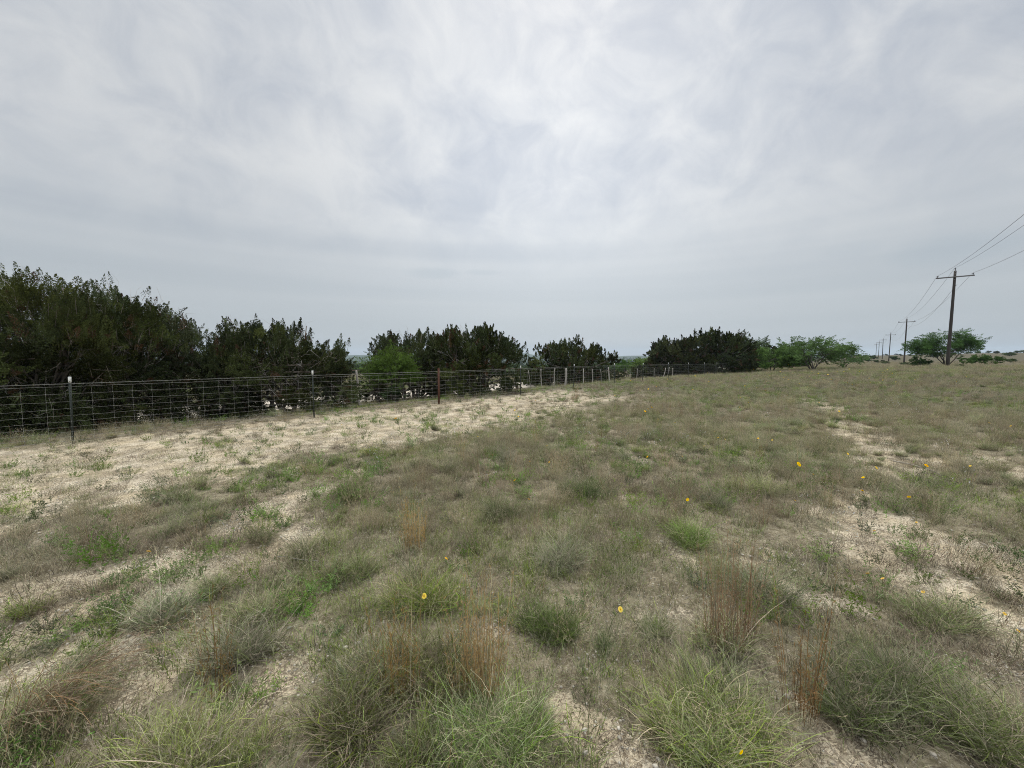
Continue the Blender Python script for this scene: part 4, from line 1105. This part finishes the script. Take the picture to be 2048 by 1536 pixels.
clump(1370, 1085, big(315, .14, .10, 4, .9, .9, .4), 'round bright green clump right of centre')
clump(1500, 985, big(316, .22, .12, 6, .95, .6, .5), 'broad green clump in front of the bright yellow flower')
clump(1120, 1135, big(317, .16, .09, 4, .9, .2, .9), 'brownish wide clump in the centre, with thin rust stems')
clump(1530, 1190, big(318, .13, .08, 4, .95, .5, .5), 'grey green clump behind the right rust stalks')
clump(1420, 1400, big(319, .12, .10, 4, .9, .4, .6), 'upright grey clump at the foot of the right rust stalks')
clump(1100, 1260, big(320, .16, .07, 5, .6, 1.0, .2), 'low bright green clump left of the lone yellow flower')
clump(1890, 1250, big(321, .15, .07, 4, .75, .2, 1.2), 'brown grey clump on the pale track at the right')
clump(2010, 1490, big(322, .15, .08, 5, .8, .7, .8), 'green tangled clump in the bottom right corner')
clump(1540, 860, big(323, .3, .16, 5, .95, .8, .4), 'yellow green clump far up the field right of centre')
clump(950, 1400, rusts(331, .16, .05, 7, .95, 20), 'tall rust orange stalks standing in front of the bottom middle', 'rusty_stalks', 'stalks')
clump(1460, 1290, rusts(332, .18, .08, 8, .95, 18), 'tallest dense rust stalks, upright right of the bottom middle', 'rusty_stalks', 'stalks')
clump(1450, 1300, big(343, .14, .07, 3, .8, .4, .8, 200), 'low grey green tuft around the base of the tallest rust stalks')
clump(1600, 1430, rusts(333, .035, .03, 3, .75, 16), 'narrow rust stalks beside the very large clump', 'rusty_stalks', 'stalks')
clump(830, 1100, rusts(334, .07, .04, 4, .8, 18), 'rust stalks behind the large yellow flower', 'rusty_stalks', 'stalks')
clump(430, 1400, rusts(335, .08, .05, 3, .8, 9), 'thin sparse rust stalks at lower left over pale soil', 'rusty_stalks', 'stalks')
clump(800, 1400, rusts(336, .10, .05, 4, .75, 16), 'brown stalks within the wide curly clump at the bottom', 'rusty_stalks', 'stalks')
clump(1150, 800, rusts(337, .12, .05, 4, .85, 18), 'rust stalks far up the middle of the field', 'rusty_stalks', 'stalks')
# bent over tan grass in the bottom left corner
gb = blades(190, (.35, .85), .14, (.35, .8), (1.2, 1.9), (.0020, .0036), [RUST, W(DRY, 3), W(STRAW, .8), PURP], 6, 341, az=(-.15, .30), curl=.05)
gb = merge(gb, seedheads(gb, 8, .03, .003, (.28, .20, .14), 342))
clump(40, 1440, gb, 'tan brown grass bent over to the right in the bottom left corner', 'bent_grass', 'grass clump')

# fallen stick on the right track
for (u0, v0, u1, v1, rr, lab) in ((1790, 925, 1920, 962, .012, 'thin grey stick lying across the right hand track'), (560, 1120, 745, 1165, .0035, 'pale dead stem lying left of the flower tuft')):
    a = gp(u0, v0); c = gp(u1, v1); g = Geo(); k = 12; t = np.linspace(0, 1, k)
    P = np.stack([(c[0] - a[0]) * t, (c[1] - a[1]) * t, .03 + .02 * np.sin(t * 5)], 1); P[:, :2] += rf.normal(0, .012, (k, 2)); zb_ = height(P[:, 0] + a[0], P[:, 1] + a[1]); P[:, 2] += zb_ - hz(*a)
    g.tube(P, np.linspace(rr, rr * .4, k), 6, (.36, .33, .28)); g.tube([P[5], P[5] + ((c[0] - a[0]) * .12, -.08, .06)], [rr * .5, rr * .25], 5, (.36, .33, .28))
    tag(link('fallen_stick', g.mesh('fallen_stick', M_wood, True), None, (a[0], a[1], hz(*a))), lab, 'stick')

# dead brush beyond the low mesquite
bx_, by_ = at(2025, 52); g = Geo(); rb = np.random.default_rng(9)
for k in range(26):
    ph = rb.uniform(0, 6.28); L_ = rb.uniform(.5, 1.7); e = np.array([L_ * math.cos(ph), L_ * .6 * math.sin(ph), rb.uniform(.05, .55)])
    g.tube(wig(bez(np.array([rb.normal(0, .2), rb.normal(0, .2), 0]), e * .5 + (0, 0, .25), e, 6), .04, rb), np.linspace(.03, .008, 6), 4, np.array((.30, .28, .26)) * rb.uniform(.7, 1.3))
tag(link('brush_pile', g.mesh('brush_pile', M_bark), None, (bx_, by_, hz(bx_, by_))), 'grey heap of dead branches at the right edge beyond the field', 'brush pile')

# ------------------------------------------------------------------ shrubs on the far pasture, each its own object
sh_proto = [mp for mp in (tiny_bush(401, 1, 700, (.05, .075, .032), 1.3), tiny_bush(402, 1, 700, (.075, .105, .045), 1.6), tiny_bush(403, 1, 600, (.04, .055, .03), 1.0))]
sh_me = [g.mesh('far_shrub', M_leaf) for g in sh_proto]
FS = [(1735, 150, 1.6, 0, 'dark shrub near the feet of the distant poles, leftmost'), (1752, 120, 1.2, 0, 'dark round shrub left of the third pole'), (1764, 135, 1.0, 2, 'small dark shrub between the far poles'), (1745, 210, 2.6, 0, 'long dark shrub behind the far poles'),
      (1788, 170, 2.2, 0, 'dark shrub just left of the second pole'), (1770, 100, 1.0, 1, 'grey green low shrub before the far poles'), (1808, 82, .9, 1, 'pale green low shrub at the foot of the second pole'), (1822, 76, .7, 1, 'low pale green shrub right of the second pole'),
      (1918, 41, .42, 1, 'light green weed patch in the field below the low mesquite'), (1995, 130, 1.2, 1, 'small green bush beyond the brush heap'), (2020, 110, 1.3, 1, 'olive bush at the right edge')]
for (u, Yp, h_, k, lab) in FS:
    x, y = at(u, Yp); o = link('far_shrub', sh_me[k], None, (x, y, hz(x, y))); o.scale = (h_ * 1.3, h_, h_); tag(o, lab, 'shrub', 'shrubs of the far pasture')
rs = np.random.default_rng(88)
for q in range(70):
    u = rs.uniform(1715, 2300); Yp = rs.uniform(180, 620); x, y = at(u, Yp); h_ = rs.uniform(1.0, 3.0)
    o = link('far_shrub', sh_me[int(rs.integers(0, 3))], None, (x, y, hz(x, y))); o.scale = (h_ * rs.uniform(1, 1.8), h_, h_); o.rotation_euler = (0, 0, rs.uniform(0, 6)); tag(o, 'tiny dark shrub dotted along the skyline of the right pasture', 'shrub', 'tiny shrubs on the right skyline')

# woods of the valley: beyond counting
r = np.random.default_rng(55); k = 9000; q = 95 * (2600 / 95) ** (r.random(k) ** .8); t = np.radians(r.uniform(-62, 36, k)); X = q * np.sin(t); Y = q * np.cos(t)
s_, d_ = sd(X, Y); ok = (d_ > 60) & (fbm(X * .012, Y * .012, 99) > .40 - .2 * (q > 300)); X, Y, q = X[ok], Y[ok], q[ok]
scatter('valley_woods', [tiny_bush(411, 1, 420, (.045, .07, .03), 1.1, .22), tiny_bush(412, 1, 420, (.075, .115, .045), 1.2, .22), tiny_bush(413, 1, 380, (.06, .085, .04), 1.4, .22)], M_leaf, X, Y,
        r.uniform(2.0, 4.2, len(X)) * (1 + q / 2600), None, .05, 'far off green woods filling the valley beyond the road', 'woods', seed=10)
X, Y, r = sample(.004, 160, rmin=32, half=62, seed=20); s_, d_ = sd(X, Y); ok = (d_ > 16) & (X / Y < .35); X, Y = X[ok], Y[ok]
sh2 = tiny_bush(421, 1, 600, (.09, .13, .05), 1.4).mesh('bush', M_leaf)
for q in range(min(len(X), 24)):
    h_ = r.uniform(.5, 1.3); o = link('pasture_bush', sh2, None, (X[q], Y[q], hz(X[q], Y[q]))); o.scale = (h_ * 1.3, h_, h_); tag(o, 'small green bush in the brown pasture across the road', 'bush', 'bushes across the road')

# ------------------------------------------------------------------ haze
g = Geo(); zb_ = GROUND_MIN - 1.0; zt_ = 130.0; g.box((0, 0, (zb_ + zt_) / 2), (6700, 6700, (zt_ - zb_) / 2))
m, n = mat_base('haze_air'); pv = n.add('ShaderNodeVolumePrincipled'); pv.inputs['Color'].default_value = (.70, .84, .98, 1); pv.inputs['Density'].default_value = 0.00013; pv.inputs['Anisotropy'].default_value = 0.2
o = n.add('ShaderNodeOutputMaterial'); n.l.new(pv.outputs[0], o.inputs['Volume'])
tag(link('haze', g.mesh('haze', m)), 'thin pale blue haze lying over the far valley', 'haze', None, 'stuff')
